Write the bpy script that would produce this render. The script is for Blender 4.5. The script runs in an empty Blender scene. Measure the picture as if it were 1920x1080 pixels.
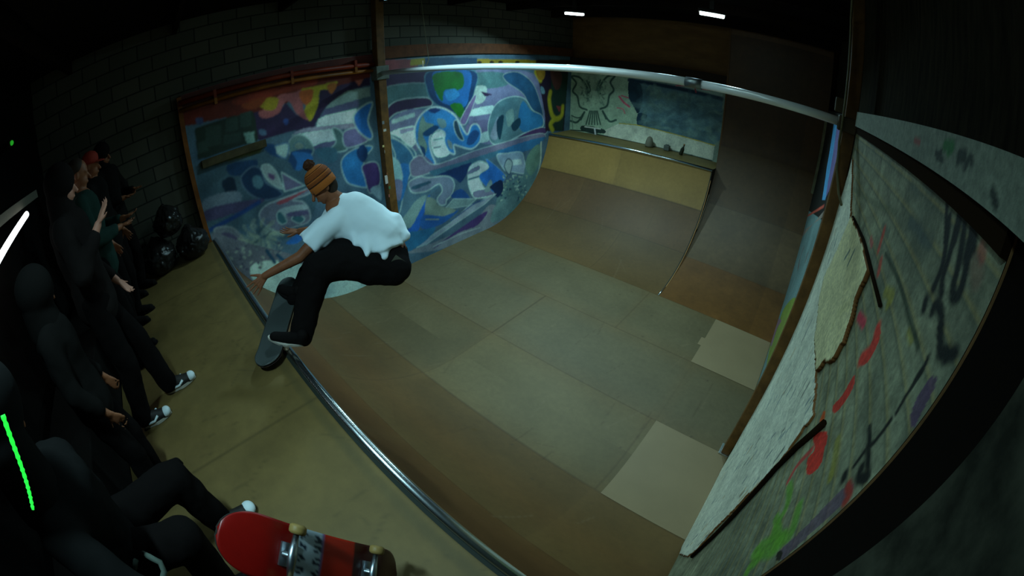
import bpy, bmesh, math, random
import numpy as np
from mathutils import Vector, Matrix, noise

# ------------------------------------------------------------------ camera
sc = bpy.context.scene
COL = sc.collection
CAM = np.array([5.568427, -0.389582, 3.480627])
ROT = (1.008604, 0.001706, 0.716404)
LF, LK = 759.667, -0.0254374          # fisheye: r = LF*(th + LK*th^3) in px of a 1920 px frame
cam = bpy.data.cameras.new('camera'); camo = bpy.data.objects.new('camera', cam); COL.objects.link(camo)
camo.location = CAM; camo.rotation_euler = ROT
cam.type = 'PANO'; cam.panorama_type = 'FISHEYE_LENS_POLYNOMIAL'
cam.sensor_width = 36; cam.sensor_fit = 'HORIZONTAL'; cam.clip_start = 0.01; cam.clip_end = 100
_th = np.linspace(0, 1.7, 200); _r = LF*(_th + LK*_th**3)*36/1920
_k = np.linalg.lstsq(np.stack([_r, _r**2, _r**3, _r**4], 1), _th, rcond=None)[0]
cam.fisheye_fov = math.radians(220)
cam.fisheye_polynomial_k0 = 0
cam.fisheye_polynomial_k1, cam.fisheye_polynomial_k2, cam.fisheye_polynomial_k3, cam.fisheye_polynomial_k4 = [-float(v) for v in _k]
sc.camera = camo

# ------------------------------------------------------------------ world, exposure
world = bpy.data.worlds.new('night'); sc.world = world; world.use_nodes = True
world.node_tree.nodes['Background'].inputs[0].default_value = (.0, .0, .0, 1)
world.node_tree.nodes['Background'].inputs[1].default_value = 0
sc.view_settings.view_transform = 'Standard'; sc.view_settings.look = 'None'
sc.view_settings.exposure = 0.2; sc.view_settings.gamma = 1.0
sc.view_settings.use_curve_mapping = False
sc.cycles.max_bounces = 6; sc.cycles.sample_clamp_indirect = 3.0; sc.cycles.use_denoising = True
LAMP_COL = (0.56, 1.0, 1.10)
LAMP_E = [62, 30, 20, 35, 22]          # watts of the lamps over the ramp, the last an added fill
LAMP_TILT = [-.30, -.35, -.4, .35, .40]; LAMP_ROLL = [0, 0, -.25, -.05, .1]; LAMP_SPREAD = [152, 136, 120, 114, 118]
# ------------------------------------------------------------------ ramp dimensions (metres)
H = 1.767; RAD = 2.1894; FLAT = 3.0284; LT = math.sqrt(2*RAD*H - H*H)
Y0 = LT + FLAT; YF = 2*LT + FLAT; W = 5.950; XS = 3.8986; RT = 2.5933; YT = Y0 + RT
YB = 8.19; ZP = 3.434; YP = 2.9076; ZC = 4.75

# fisheye geometry of the photograph: used only to read positions on real planes of the place
RM = np.array(Matrix.Rotation(ROT[2], 3, 'Z') @ Matrix.Rotation(ROT[1], 3, 'Y') @ Matrix.Rotation(ROT[0], 3, 'X'))
def ray(u, v):
    dx, dy = u-960., -(v-540.); r = math.hypot(dx, dy) or 1e-6; th = r/LF
    for _ in range(12): th = r/LF - LK*th**3
    return RM @ np.array([math.sin(th)*dx/r, math.sin(th)*dy/r, -math.cos(th)])
def at(u, v, D): return Vector(CAM + ray(u, v)*D)
def on(u, v, ax, val):
    d = ray(u, v); return Vector(CAM + d*(val-CAM[ax])/d[ax])

# ------------------------------------------------------------------ materials
MATS = {}
WBAL = np.array((1.32, 1.0, .82))      # surface colours were judged under the cyan lamps
def balance(c): return tuple(float(min(.9, x*y)) for x, y in zip(c, WBAL))
def lin(c): return tuple((x/255/12.92 if x/255 <= .04045 else ((x/255+.055)/1.055)**2.4) for x in c)
def mat(name, rgb, rough=.6, metal=0, noise_amt=0, scale=8, bump=0, emis=0, spec=.3, rgb2=None, stretch=(1,1,1), emcol=None, trans=0, wb=True):
    if name in MATS: return MATS[name]
    if wb and not metal and not emis: rgb = balance(rgb); rgb2 = balance(rgb2) if rgb2 else None
    m = bpy.data.materials.new(name); m.use_nodes = True; nt = m.node_tree; b = nt.nodes['Principled BSDF']
    b.inputs['Base Color'].default_value = (*rgb, 1); b.inputs['Roughness'].default_value = rough
    b.inputs['Metallic'].default_value = metal; b.inputs['Specular IOR Level'].default_value = spec
    if trans: b.inputs['Transmission Weight'].default_value = trans
    if noise_amt or bump or rgb2:
        tc = nt.nodes.new('ShaderNodeTexCoord'); mp = nt.nodes.new('ShaderNodeMapping'); mp.inputs['Scale'].default_value = stretch
        n = nt.nodes.new('ShaderNodeTexNoise'); n.inputs['Scale'].default_value = scale; n.inputs['Detail'].default_value = 6; n.inputs['Roughness'].default_value = .6
        nt.links.new(tc.outputs['Object'], mp.inputs[0]); nt.links.new(mp.outputs[0], n.inputs['Vector'])
        if noise_amt or rgb2:
            cr = nt.nodes.new('ShaderNodeValToRGB'); a = 1-noise_amt
            lo = rgb2 or tuple(x*a for x in rgb); hi = rgb if rgb2 else tuple(min(1, x*(1+noise_amt*.6)) for x in rgb)
            cr.color_ramp.elements[0].color = (*lo, 1); cr.color_ramp.elements[1].color = (*hi, 1)
            cr.color_ramp.elements[0].position = .35; cr.color_ramp.elements[1].position = .65
            nt.links.new(n.outputs[0], cr.inputs[0]); nt.links.new(cr.outputs[0], b.inputs['Base Color'])
        if bump:
            bp = nt.nodes.new('ShaderNodeBump'); bp.inputs['Strength'].default_value = bump; bp.inputs['Distance'].default_value = .01
            nt.links.new(n.outputs[0], bp.inputs['Height']); nt.links.new(bp.outputs[0], b.inputs['Normal'])
    if emis:
        b.inputs['Emission Color'].default_value = (*(emcol or rgb), 1); b.inputs['Emission Strength'].default_value = emis
    MATS[name] = m; return m
def paintmat(name, rough=.55, bump=.15, scale=30, grime=.25, spec=.4, coat=0):
    """surface whose paint is stored in the mesh's colour attribute, with fine grime"""
    if name in MATS: return MATS[name]
    m = bpy.data.materials.new(name); m.use_nodes = True; nt = m.node_tree; b = nt.nodes['Principled BSDF']
    b.inputs['Roughness'].default_value = rough; b.inputs['Specular IOR Level'].default_value = spec
    vc = nt.nodes.new('ShaderNodeVertexColor'); vc.layer_name = 'paint'
    tc = nt.nodes.new('ShaderNodeTexCoord'); n = nt.nodes.new('ShaderNodeTexNoise'); n.inputs['Scale'].default_value = scale; n.inputs['Detail'].default_value = 8; n.inputs['Roughness'].default_value = .7
    nt.links.new(tc.outputs['Object'], n.inputs['Vector'])
    mr = nt.nodes.new('ShaderNodeMapRange'); mr.inputs[1].default_value = .3; mr.inputs[2].default_value = .7; mr.inputs[3].default_value = 1-grime; mr.inputs[4].default_value = 1+grime*.5
    nt.links.new(n.outputs[0], mr.inputs[0])
    vm = nt.nodes.new('ShaderNodeVectorMath'); vm.operation = 'SCALE'
    nt.links.new(vc.outputs[0], vm.inputs[0]); nt.links.new(mr.outputs[0], vm.inputs['Scale']); nt.links.new(vm.outputs[0], b.inputs['Base Color'])
    bp = nt.nodes.new('ShaderNodeBump'); bp.inputs['Strength'].default_value = bump; bp.inputs['Distance'].default_value = .004
    nt.links.new(n.outputs[0], bp.inputs['Height']); nt.links.new(bp.outputs[0], b.inputs['Normal'])
    MATS[name] = m; return m

# ------------------------------------------------------------------ mesh helpers
def tag(o, label=None, cat=None, group=None, kind=None):
    if label: o['label'] = label
    if cat: o['category'] = cat
    if group: o['group'] = group
    if kind: o['kind'] = kind
    return o
def empty(name, loc=(0,0,0), label=None, cat=None, group=None):
    o = bpy.data.objects.new(name, None); COL.objects.link(o); o.location = loc; o.empty_display_size = .1
    return tag(o, label, cat, group)
def link(name, me, m, parent=None, smooth=False):
    o = bpy.data.objects.new(name, me); COL.objects.link(o)
    if isinstance(m, (list, tuple)):
        for x in m: me.materials.append(x)
    elif m: me.materials.append(m)
    if parent is not None:
        o.parent = parent; o.matrix_parent_inverse = Matrix.Translation(-Vector(parent_world(parent)))
    if smooth: me.polygons.foreach_set('use_smooth', [True]*len(me.polygons))
    return o
def parent_world(p):
    v = Vector(p.location)
    if p.parent is not None: v = Vector(p.location)*0 + Vector(p.matrix_parent_inverse.translation) + v + parent_world(p.parent)
    return v
def obj(name, bm, m, parent=None, smooth=False):
    me = bpy.data.meshes.new(name); bm.normal_update(); bm.to_mesh(me); bm.free(); return link(name, me, m, parent, smooth)
def box(bm, lo, hi, mi=0, rot=None, bev=0):
    lo = Vector(lo); hi = Vector(hi); c = (lo+hi)/2; s = hi-lo
    M = Matrix.Translation(c) @ (rot.to_4x4() if rot else Matrix.Identity(4)) @ Matrix.Diagonal((*s, 1))
    r = bmesh.ops.create_cube(bm, size=1, matrix=M); vs = r['verts']
    fs = {f for v in vs for f in v.link_faces}
    for f in fs: f.material_index = mi
    if bev:
        es = list({e for v in vs for e in v.link_edges})
        rb = bmesh.ops.bevel(bm, geom=es, offset=bev, segments=2, affect='EDGES', profile=.5)
        for f in rb['faces']: f.material_index = mi
def frame(d):
    d = Vector(d).normalized(); a = Vector((0,0,1)) if abs(d.z) < .95 else Vector((1,0,0))
    x = d.cross(a).normalized(); return x, d.cross(x).normalized(), d
def tube(bm, pts, rad, n=12, mi=0, cap=True, closed=False):
    pts = [Vector(p) for p in pts]; N = len(pts); rads = rad if hasattr(rad, '__len__') else [rad]*N; rings = []
    x = None
    for i, p in enumerate(pts):
        t = (pts[min(i+1, N-1)] - pts[max(i-1, 0)]).normalized()
        if x is None: x, y, _ = frame(t)
        else:
            x = (x - t*x.dot(t)).normalized(); y = t.cross(x)
        rings.append([bm.verts.new(p + (x*math.cos(a)+y*math.sin(a))*rads[i]) for a in (2*math.pi*k/n for k in range(n))])
    for a, b in zip(rings, rings[1:]):
        for k in range(n):
            f = bm.faces.new((a[k], a[(k+1)%n], b[(k+1)%n], b[k])); f.material_index = mi; f.smooth = True
    if cap:
        f = bm.faces.new(list(reversed(rings[0]))); f.material_index = mi
        f = bm.faces.new(rings[-1]); f.material_index = mi
def lathe(bm, c, ax, prof, n=24, mi=0):
    """prof: (radius, height along ax)"""
    x, y, z = frame(ax); c = Vector(c); rings = []
    for r, h in prof:
        rings.append([bm.verts.new(c + z*h + (x*math.cos(a)+y*math.sin(a))*max(r, 1e-4)) for a in (2*math.pi*k/n for k in range(n))])
    for i, (a, b) in enumerate(zip(rings, rings[1:])):
        for k in range(n):
            f = bm.faces.new((a[k], a[(k+1)%n], b[(k+1)%n], b[k])); f.material_index = mi if not callable(mi) else mi(i); f.smooth = True
    bm.faces.new(list(reversed(rings[0]))); bm.faces.new(rings[-1])
def prism(bm, poly, vec, mi=0):
    """closed polygon (3d points) extruded along vec"""
    vec = Vector(vec); a = [bm.verts.new(Vector(p)) for p in poly]; b = [bm.verts.new(Vector(p)+vec) for p in poly]
    n = len(a)
    for vs in (list(reversed(a)), b):
        f = bm.faces.new(vs); f.material_index = mi
    for i in range(n):
        f = bm.faces.new((a[i], a[(i+1)%n], b[(i+1)%n], b[i])); f.material_index = mi
    bmesh.ops.recalc_face_normals(bm, faces=bm.faces)

# ------------------------------------------------------------------ soft bodies: overlapping tapered capsules fused into one skin
def cap(bm, p0, r0, p1, r1, n=14):
    p0, p1 = Vector(p0), Vector(p1); d = p1-p0; L = d.length
    if L < 1e-5: return ell(bm, p0, (r0, r0, r0))
    x, y, z = frame(d); prof = []
    for k in range(6): a = math.pi/2*k/5; prof.append((r0*math.sin(a), -r0*math.cos(a)))
    for k in range(6): a = math.pi/2*k/5; prof.append((r1*math.cos(a), L + r1*math.sin(a)))
    lathe(bm, p0, z, prof, n)
def ell(bm, c, r, rot=None):
    M = Matrix.Translation(Vector(c)) @ (rot.to_4x4() if rot is not None else Matrix.Identity(4)) @ Matrix.Diagonal((*r, 1))
    bmesh.ops.create_icosphere(bm, subdivisions=3, radius=1, matrix=M)
def blob(name, shapes, m, parent, voxel=.012, smooth=4, wrinkle=0, wscale=.1):
    bm = bmesh.new()
    for s in shapes:
        if s[0] == 'c': cap(bm, *s[1:])
        elif s[0] == 'e': ell(bm, *s[1:])
        elif s[0] == 'm': s[1](bm)
    o = obj(name, bm, m, parent, True)
    r = o.modifiers.new('fuse', 'REMESH'); r.mode = 'VOXEL'; r.voxel_size = voxel; r.use_smooth_shade = True
    if smooth: s = o.modifiers.new('soften', 'SMOOTH'); s.factor = .5; s.iterations = smooth
    if wrinkle:
        t = bpy.data.textures.new(name+'_folds', 'CLOUDS'); t.noise_scale = wscale; t.noise_depth = 3
        d = o.modifiers.new('folds', 'DISPLACE'); d.texture = t; d.strength = wrinkle; d.mid_level = .5; d.texture_coords = 'GLOBAL'
        s = o.modifiers.new('soften2', 'SMOOTH'); s.factor = .5; s.iterations = 2
    return o

# ------------------------------------------------------------------ paint on real surfaces
def catmull(pts, n=6):
    P = np.array(pts, float); N = len(P); out = []
    for i in range(N):
        a, b, c, d = P[i-1], P[i], P[(i+1)%N], P[(i+2)%N]
        for t in np.arange(n)/n:
            out.append(.5*((2*b)+(c-a)*t+(2*a-5*b+4*c-d)*t*t+(3*b-a-3*c+d)*t**3))
    return np.array(out)
class Paint:
    """colour array over an (s, t) grid of a surface"""
    def __init__(s, S, T, base, gain, conv, wb=(1.32,1,.82)):
        s.wb = np.array(wb)
        s.S, s.T = S, T; s.G, s.Hh = np.meshgrid(S, T, indexing='ij'); s.gain = gain; s.conv = conv
        s.C = np.zeros(s.G.shape+(3,)); s.C[:] = s.col(base)
    def col(s, c): return np.minimum(np.array(lin(c))*s.gain*s.wb, .85)
    def win(s, lo, hi):
        i0, i1 = np.searchsorted(s.S, [lo[0], hi[0]]); j0, j1 = np.searchsorted(s.T, [lo[1], hi[1]])
        return slice(max(i0-1, 0), i1+1), slice(max(j0-1, 0), j1+1)
    def fillp(s, P, c, alpha=1):
        w = s.win(P.min(0), P.max(0)); X, Y = s.G[w], s.Hh[w]
        if X.size == 0: return
        ins = np.zeros(X.shape, bool); Q = np.roll(P, -1, 0)
        for (x1, y1), (x2, y2) in zip(P, Q):
            if y1 == y2: continue
            ins ^= ((y1 > Y) != (y2 > Y)) & (X < (x2-x1)*(Y-y1)/(y2-y1)+x1)
        s.C[w][ins] = s.C[w][ins]*(1-alpha)+s.col(c)*alpha
    def linep(s, P, c, wd, closed=False, alpha=1, soft=.4):
        if closed: P = np.vstack([P, P[:1]])
        w = s.win(P.min(0)-wd*1.5, P.max(0)+wd*1.5); X, Y = s.G[w], s.Hh[w]
        if X.size == 0: return
        D = np.full(X.shape, 9.)
        for (x1, y1), (x2, y2) in zip(P, P[1:]):
            dx, dy = x2-x1, y2-y1; q = dx*dx+dy*dy or 1e-9
            t = np.clip(((X-x1)*dx+(Y-y1)*dy)/q, 0, 1); D = np.minimum(D, np.hypot(X-x1-t*dx, Y-y1-t*dy))
        a = (np.clip((wd/2*(1+soft)-D)/(wd*soft), 0, 1)*alpha)[..., None]
        s.C[w] = s.C[w]*(1-a)+s.col(c)*a
    def pts(s, cr, P): return np.array([s.conv(cr[0]+x*cr[2], cr[1]+y*cr[2]) for x, y in P])
    def shape(s, cr, P, c, sm=True, out=None, ow=.03, alpha=1):
        Q = s.pts(cr, P); Q = catmull(Q) if sm and len(Q) > 3 else Q
        if c is not None: s.fillp(Q, c, alpha)
        if out: s.linep(Q, out, ow*.7, True, .85)
    def stroke(s, cr, P, c, wd, sm=True, alpha=1):
        Q = s.pts(cr, P)
        if sm and len(Q) > 2:
            R_ = np.vstack([2*Q[0]-Q[1], Q, 2*Q[-1]-Q[-2]]); o = []
            for i in range(1, len(R_)-2):
                a, b, cc, d = R_[i-1], R_[i], R_[i+1], R_[i+2]
                for t in np.arange(6)/6: o.append(.5*((2*b)+(cc-a)*t+(2*a-5*b+4*cc-d)*t*t+(3*b-a-3*cc+d)*t**3))
            Q = np.array(o+[Q[-1]])
        s.linep(Q, c, wd, alpha=alpha)
    def mottle(s, amp, sc_, seed=0, tint=(1,1,1)):
        rng = np.random.default_rng(seed); tot = 0
        for o in range(4):
            f = sc_*2**o; n0 = int((s.S[-1]-s.S[0])*f)+3; n1 = int((s.T[-1]-s.T[0])*f)+3; g = rng.random((n0, n1))-.5
            x = (s.G-s.S[0])*f; y = (s.Hh-s.T[0])*f; xi = x.astype(int); yi = y.astype(int); fx = x-xi; fy = y-yi
            fx = fx*fx*(3-2*fx); fy = fy*fy*(3-2*fy)
            tot = tot+(g[xi, yi]*(1-fx)*(1-fy)+g[xi+1, yi]*fx*(1-fy)+g[xi, yi+1]*(1-fx)*fy+g[xi+1, yi+1]*fx*fy)*.6**o
        s.C *= np.clip(1+tot[..., None]*amp*np.array(tint), .2, 2.2)
def blur(C, n=1):
    for _ in range(n):
        for ax in (0, 1):
            C = (C*2+np.roll(C, 1, ax)+np.roll(C, -1, ax))/4
    return C
def gridmesh(name, S, T, pos, C, m, parent=None, mask=None, smooth=True, flip=False):
    G, Hh = np.meshgrid(S, T, indexing='ij'); V = pos(G, Hh).reshape(-1, 3); ns, nt = len(S), len(T)
    i = np.arange(ns-1)[:, None]*nt+np.arange(nt-1)[None]; q = np.stack([i, i+nt, i+nt+1, i+1], -1)
    if flip: q = q[..., ::-1]
    if mask is not None: q = q[mask[:-1, :-1] & mask[1:, 1:] & mask[1:, :-1] & mask[:-1, 1:]]
    q = q.reshape(-1, 4); used = np.zeros(len(V), bool); used[q.ravel()] = True; mp = np.cumsum(used)-1
    V = V[used]; q = mp[q]; Cc = C.reshape(-1, 3)[used]
    me = bpy.data.meshes.new(name); me.vertices.add(len(V)); me.vertices.foreach_set('co', V.ravel().astype(np.float32))
    me.loops.add(q.size); me.loops.foreach_set('vertex_index', q.ravel().astype(np.int32))
    me.polygons.add(len(q)); me.polygons.foreach_set('loop_start', np.arange(len(q), dtype=np.int32)*4); me.polygons.foreach_set('loop_total', np.full(len(q), 4, np.int32))
    me.update(calc_edges=True); me.validate()
    a = me.color_attributes.new('paint', 'FLOAT_COLOR', 'POINT'); a.data.foreach_set('color', np.hstack([Cc, np.ones((len(Cc), 1))]).astype(np.float32).ravel())
    return link(name, me, m, parent, smooth)
# ================================================================== SETTING
def struct(name, bm, m, label=None): return tag(obj(name, bm, m), label, None, None, 'structure')
blockmat = mat('cinder_block', (.12,.135,.125), .9, noise_amt=.3, scale=6, bump=.4)
def add_blocks(m, sx, axis):
    nt = m.node_tree; b = nt.nodes['Principled BSDF']; tc = nt.nodes.new('ShaderNodeTexCoord'); sep = nt.nodes.new('ShaderNodeSeparateXYZ'); cmb = nt.nodes.new('ShaderNodeCombineXYZ')
    nt.links.new(tc.outputs['Object'], sep.inputs[0]); nt.links.new(sep.outputs[axis], cmb.inputs[0]); nt.links.new(sep.outputs[2], cmb.inputs[1])
    br = nt.nodes.new('ShaderNodeTexBrick'); br.inputs['Scale'].default_value = 1; br.inputs['Brick Width'].default_value = .40; br.inputs['Row Height'].default_value = .2
    br.inputs['Mortar Size'].default_value = .010; br.inputs['Color1'].default_value = (.065,.062,.045,1); br.inputs['Color2'].default_value = (.095,.086,.062,1); br.inputs['Mortar'].default_value = (.022,.022,.016,1)
    nt.links.new(cmb.outputs[0], br.inputs['Vector']); nt.links.new(br.outputs[0], b.inputs['Base Color'])
add_blocks(blockmat, .4, 1)
black = mat('black_paint', (.004,.004,.004), .95, spec=.1)
bm = bmesh.new(); box(bm, (-.30,-2.2,-.3), (-.06,9.0,ZC)); struct('wall_left', bm, blockmat, 'grey cinder block wall above the graffiti')
bm = bmesh.new(); box(bm, (-1.0,-2.4,-.4), (7.0,9.0,-.3)); struct('floor', bm, mat('concrete', (.08,.08,.075), .9, noise_amt=.3, scale=3))
bm = bmesh.new(); box(bm, (-.3,-2.4,ZC), (7.0,9.0,ZC+.1)); struct('ceiling', bm, mat('ceiling_dark', (.006,.006,.006), 1, spec=.05))
bm = bmesh.new(); box(bm, (-.3,-2.4,-.3), (7.0,-2.2,ZC)); struct('wall_near', bm, black)
bm = bmesh.new(); box(bm, (-.3,YB+.12,-.3), (7.0,YB+.3,ZC)); struct('wall_back', bm, mat('brown_board', (.17,.105,.035), .7, noise_amt=.25, scale=2, rgb2=(.12,.07,.022), stretch=(1,1,3)), 'brown wooden board wall over the far platform')
darkwood = mat('dark_siding', (.017,.017,.011), .95, spec=.05, noise_amt=.5, scale=5, stretch=(1,6,1))
bm = bmesh.new(); box(bm, (6.06,-2.2,-.3), (6.25,9.0,ZC)); struct('wall_right', bm, darkwood, 'dark upper wall right of the ramp')
# roof joists
rng = random.Random(4)
for i in range(7):
    bm = bmesh.new(); y = -1.6+i*1.5; box(bm, (-.06,y,ZC-.16), (6.06,y+.06,ZC))
    tag(obj('trim_%d' % (i+1), bm, mat('joist', (.007,.006,.005), 1, spec=.05)), None, None, None, 'structure')

# ------------------------------------------------------------------ mural wall
A=(340,80,1/4.8); B=(680,100,1/4.8); C_=(340,250,1/4.8); D=(700,250,1/4.8); PX=(0,0,1)
def prof(y, Rf=RAD):
    y = np.asarray(y, float); d = np.maximum(LT-y, 0); d2 = np.clip(y-Y0, 0, Rf*.99999)
    return (RAD-np.sqrt(np.maximum(RAD**2-d*d, 0)))+(Rf-np.sqrt(Rf**2-d2*d2))
def mconv(u, v): p = on(u, v, 0, 0); return (p.y, p.z)
S = np.linspace(-.06, YB, 640); T = np.linspace(-.1, 3.76, 310)
P = Paint(S, T, (62,84,106), 1.75, mconv, (1.0,1,.86))
LI=(140,160,168); WH=(158,182,180); PU=(82,80,115); DP=(40,25,60); BL=(22,88,158); DB=(10,42,92); GR=(84,106,110); TE=(50,86,108); OL=(136,156,162)
s=P.shape; k=P.stroke
# broad background tones, left to right
s(C_,[(150,320),(700,150),(1100,120),(1200,700),(700,1080),(330,1000)],(52,74,92),out=None)
s(D,[(0,0),(600,0),(640,400),(500,560),(240,800),(0,500)],(66,92,115))
# left part of the mural
s(A,[(640,610),(860,640),(940,540),(1040,650),(1150,700),(1230,560),(1250,400),(1420,320),(1700,280),(1700,380),(1480,440),(1300,580),(1210,720),(1200,755),(940,810),(700,880),(650,760)],DP,False)
s(A,[(-40,620),(1700,215),(1700,310),(1480,370),(1240,430),(900,560),(640,630),(100,740),(-40,760)],(84,22,4),False)
s(A,[(500,490),(1000,380),(1200,320),(1200,380),(900,460),(520,560)],(110,34,5))
s(A,[(870,480),(1010,450),(1090,430),(1100,600),(1150,700),(1040,640),(980,540),(930,540),(870,640),(740,680),(700,620),(850,560)],(135,72,78))
s(A,[(1080,420),(1180,400),(1400,350),(1340,420),(1250,430),(1230,560),(1165,705),(1110,620),(1130,520)],(140,126,4))
s(A,[(1060,450),(1180,420),(1170,520),(1110,560)],(150,72,12))
s(A,[(1090,300),(1340,250),(1340,290),(1120,330)],(130,120,8)); s(A,[(1460,240),(1570,225),(1560,260),(1480,265)],(120,108,10)); s(A,[(1310,270),(1480,240),(1440,285),(1330,300)],(120,60,60))
s(A,[(700,560),(760,500),(870,500),(850,590),(770,610)],(126,108,6)); s(A,[(540,560),(760,490),(700,580),(620,600)],(110,46,6))
s(A,[(1310,390),(1370,360),(1400,390),(1350,460)],(140,80,20)); s(A,[(1560,340),(1640,330),(1600,390)],(150,80,70))
s(A,[(920,690),(960,690),(960,735),(930,735)],(40,60,120)); s(A,[(700,780),(760,790),(760,830),(710,830)],(60,80,110)); s(A,[(130,680),(190,680),(190,730),(140,730)],(50,60,100))
s(A,[(120,770),(640,615),(670,690),(690,885),(150,1060)],(27,40,36),False)
for x,y,w_,h_ in ((400,690,110,120),(530,640,100,130),(220,760,140,180),(380,830,160,90),(150,900,90,100)):
    s(A,[(x,y),(x+w_,y-25),(x+w_,y+h_-25),(x,y+h_)],(38,54,52),False)
s(A,[(560,812),(655,800),(662,900),(590,905)],(100,128,126),False)
s(C_,[(160,270),(690,95),(745,120),(700,180),(180,320)],(60,66,36),False)
s(A,[(1480,440),(1700,395),(1700,480),(1290,600),(1340,540)],(108,126,132),False); s(A,[(1290,600),(1600,510),(1600,570),(1250,680)],(72,72,108),False)
s(A,[(1230,690),(1290,660),(1580,590),(1560,700),(1570,760),(1210,770)],WH,False); s(A,[(1100,770),(1560,720),(1580,770),(1000,820)],(120,116,140),False)
s(A,[(1000,830),(1370,775),(1390,880),(1190,935)],WH,False); s(A,[(1190,930),(1390,880),(1370,950),(1240,970)],PU)
s(A,[(1360,770),(1440,800),(1480,900),(1480,970),(1300,985),(1390,900)],(68,92,98),out=OL)
s(A,[(1460,810),(1590,770),(1690,870),(1490,945)],(92,86,128),out=OL,ow=.025)
s(A,[(1720,540),(1620,580),(1550,670),(1590,790),(1690,870),(1720,830),(1680,700)],(22,88,158),out=OL,ow=.04)
s(A,[(960,930),(1000,850),(1070,830),(1150,880),(1190,980),(1100,1060),(1000,1040)],(78,100,106),out=(110,125,135)); s(A,[(1010,930),(1060,890),(1110,930),(1060,970)],(98,110,110),out=(60,90,110))
s(C_,[(810,135),(960,90),(945,215),(880,200)],(122,142,148),out=(60,90,130))
s(C_,[(740,110),(830,100),(870,200),(960,240),(1000,160),(1180,150),(1080,300),(1020,330),(960,250),(800,190)],(16,54,96))
s(C_,[(1000,170),(1150,180),(1180,240),(1090,320),(1030,330),(1040,250)],(28,84,140))
s(C_,[(420,280),(640,240),(690,260),(640,350),(450,380)],(15,48,84)); s(C_,[(540,390),(640,300),(720,330),(760,440),(880,510),(900,560),(760,600),(640,560),(560,480)],(14,42,74),out=(70,90,115),ow=.03)
s(C_,[(640,400),(700,380),(740,450),(700,500),(650,470)],(60,90,110)); s(C_,[(370,430),(470,400),(520,620),(440,590),(380,500)],(12,32,54))
s(C_,[(720,300),(780,280),(850,340),(900,450),(930,500),(850,480),(760,400)],(112,124,134),out=OL,ow=.02); s(C_,[(780,360),(840,380),(830,420),(790,400)],(80,60,100))
s(C_,[(900,350),(1110,470),(930,525)],(82,78,110),False,OL,.025)
s(C_,[(210,590),(500,520),(520,640),(230,720)],(86,98,118)); s(C_,[(240,680),(700,590),(690,640),(250,790)],(58,54,88)); k(C_,[(260,870),(500,740),(700,620)],(14,50,104),.06)
s(C_,[(700,740),(760,650),(900,590),(1080,520),(1150,490),(1150,540),(1000,600),(1100,620),(1160,720),(1140,800),(1000,850),(900,900),(760,830)],(88,92,114),out=(128,140,152),ow=.03)
s(C_,[(860,620),(1000,560),(1150,500),(1000,590),(900,640)],(124,56,72)); s(C_,[(870,690),(1080,640),(1140,680),(950,745)],(126,138,150))
s(C_,[(860,720),(900,710),(950,790),(910,820),(870,790)],(44,84,100),out=OL,ow=.02); s(C_,[(990,770),(1050,730),(1110,770),(1060,810)],(44,84,100),out=OL,ow=.02); s(C_,[(950,720),(1110,690),(1140,730),(980,750)],(72,68,104))
s(C_,[(300,860),(460,850),(600,1000),(660,1080),(340,1080),(330,950)],(86,92,108),out=(112,120,130),ow=.03); s(C_,[(360,900),(480,920),(560,1060),(400,1060)],(66,62,92))
rng = random.Random(21)
for i in range(80):      # smudged pale burst
    t_ = rng.uniform(0,6.28); r_ = rng.uniform(20,150); x_, y_ = 730+r_*math.cos(t_), 940+.8*r_*math.sin(t_); k(C_,[(x_,y_),(x_+rng.uniform(20,60)*math.cos(t_),y_+rng.uniform(20,60)*math.sin(t_)),(x_+80*math.cos(t_+.3),y_+60*math.sin(t_+.3))],rng.choice([(130,144,138),(112,126,128),(60,88,116),(124,134,120)]),rng.uniform(.02,.06),alpha=.45)
s(C_,[(940,990),(1060,900),(1100,930),(1040,990)],(24,86,156)); s(C_,[(1200,150),(1380,130),(1400,240),(1300,260)],(56,90,112))
s(C_,[(1440,250),(1560,140),(1720,120),(1640,260),(1690,470),(1560,470),(1480,420)],(26,96,152),out=OL,ow=.03); s(C_,[(1630,290),(1760,265),(1790,440),(1700,540),(1650,400)],(68,48,104),out=OL,ow=.025)
s(C_,[(1580,150),(1640,100),(1680,180),(1640,260),(1590,220)],(10,46,90)); s(C_,[(1700,500),(1790,470),(1800,600),(1740,560)],(110,130,150))
# right part: bands, globe, letters
s(B,[(120,180),(600,150),(590,260),(200,305)],DP,False); s(B,[(200,310),(560,270),(590,390),(520,395),(230,465)],(56,84,94),out=(100,115,125),ow=.02)
s(B,[(220,500),(330,420),(580,400),(620,470),(450,500),(300,540),(220,600)],DP,out=OL,ow=.02)
s(B,[(1000,160),(1500,170),(1600,300),(1620,660),(1150,820),(960,640)],(90,92,126)); s(B,[(990,180),(1280,180),(1290,290),(1010,310)],(60,90,100))
s(B,[(1000,310),(1110,300),(1100,420),(1020,450)],(130,146,150)); s(B,[(970,510),(1170,470),(1150,540),(950,565)],(146,168,172)); s(B,[(1060,340),(1170,370),(1100,390)],DP); s(B,[(940,640),(1130,600),(1120,720),(960,740)],PU); s(B,[(1040,740),(1140,700),(1130,790),(1040,800)],(130,150,158))
s(B,[(600,160),(580,330),(640,440),(740,500),(880,560),(940,540),(1000,360),(1010,160)],(6,44,84),out=(60,100,120),ow=.03); s(B,[(650,160),(650,330),(700,430),(800,470),(920,480),(960,360),(960,160)],(12,78,140))
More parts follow.
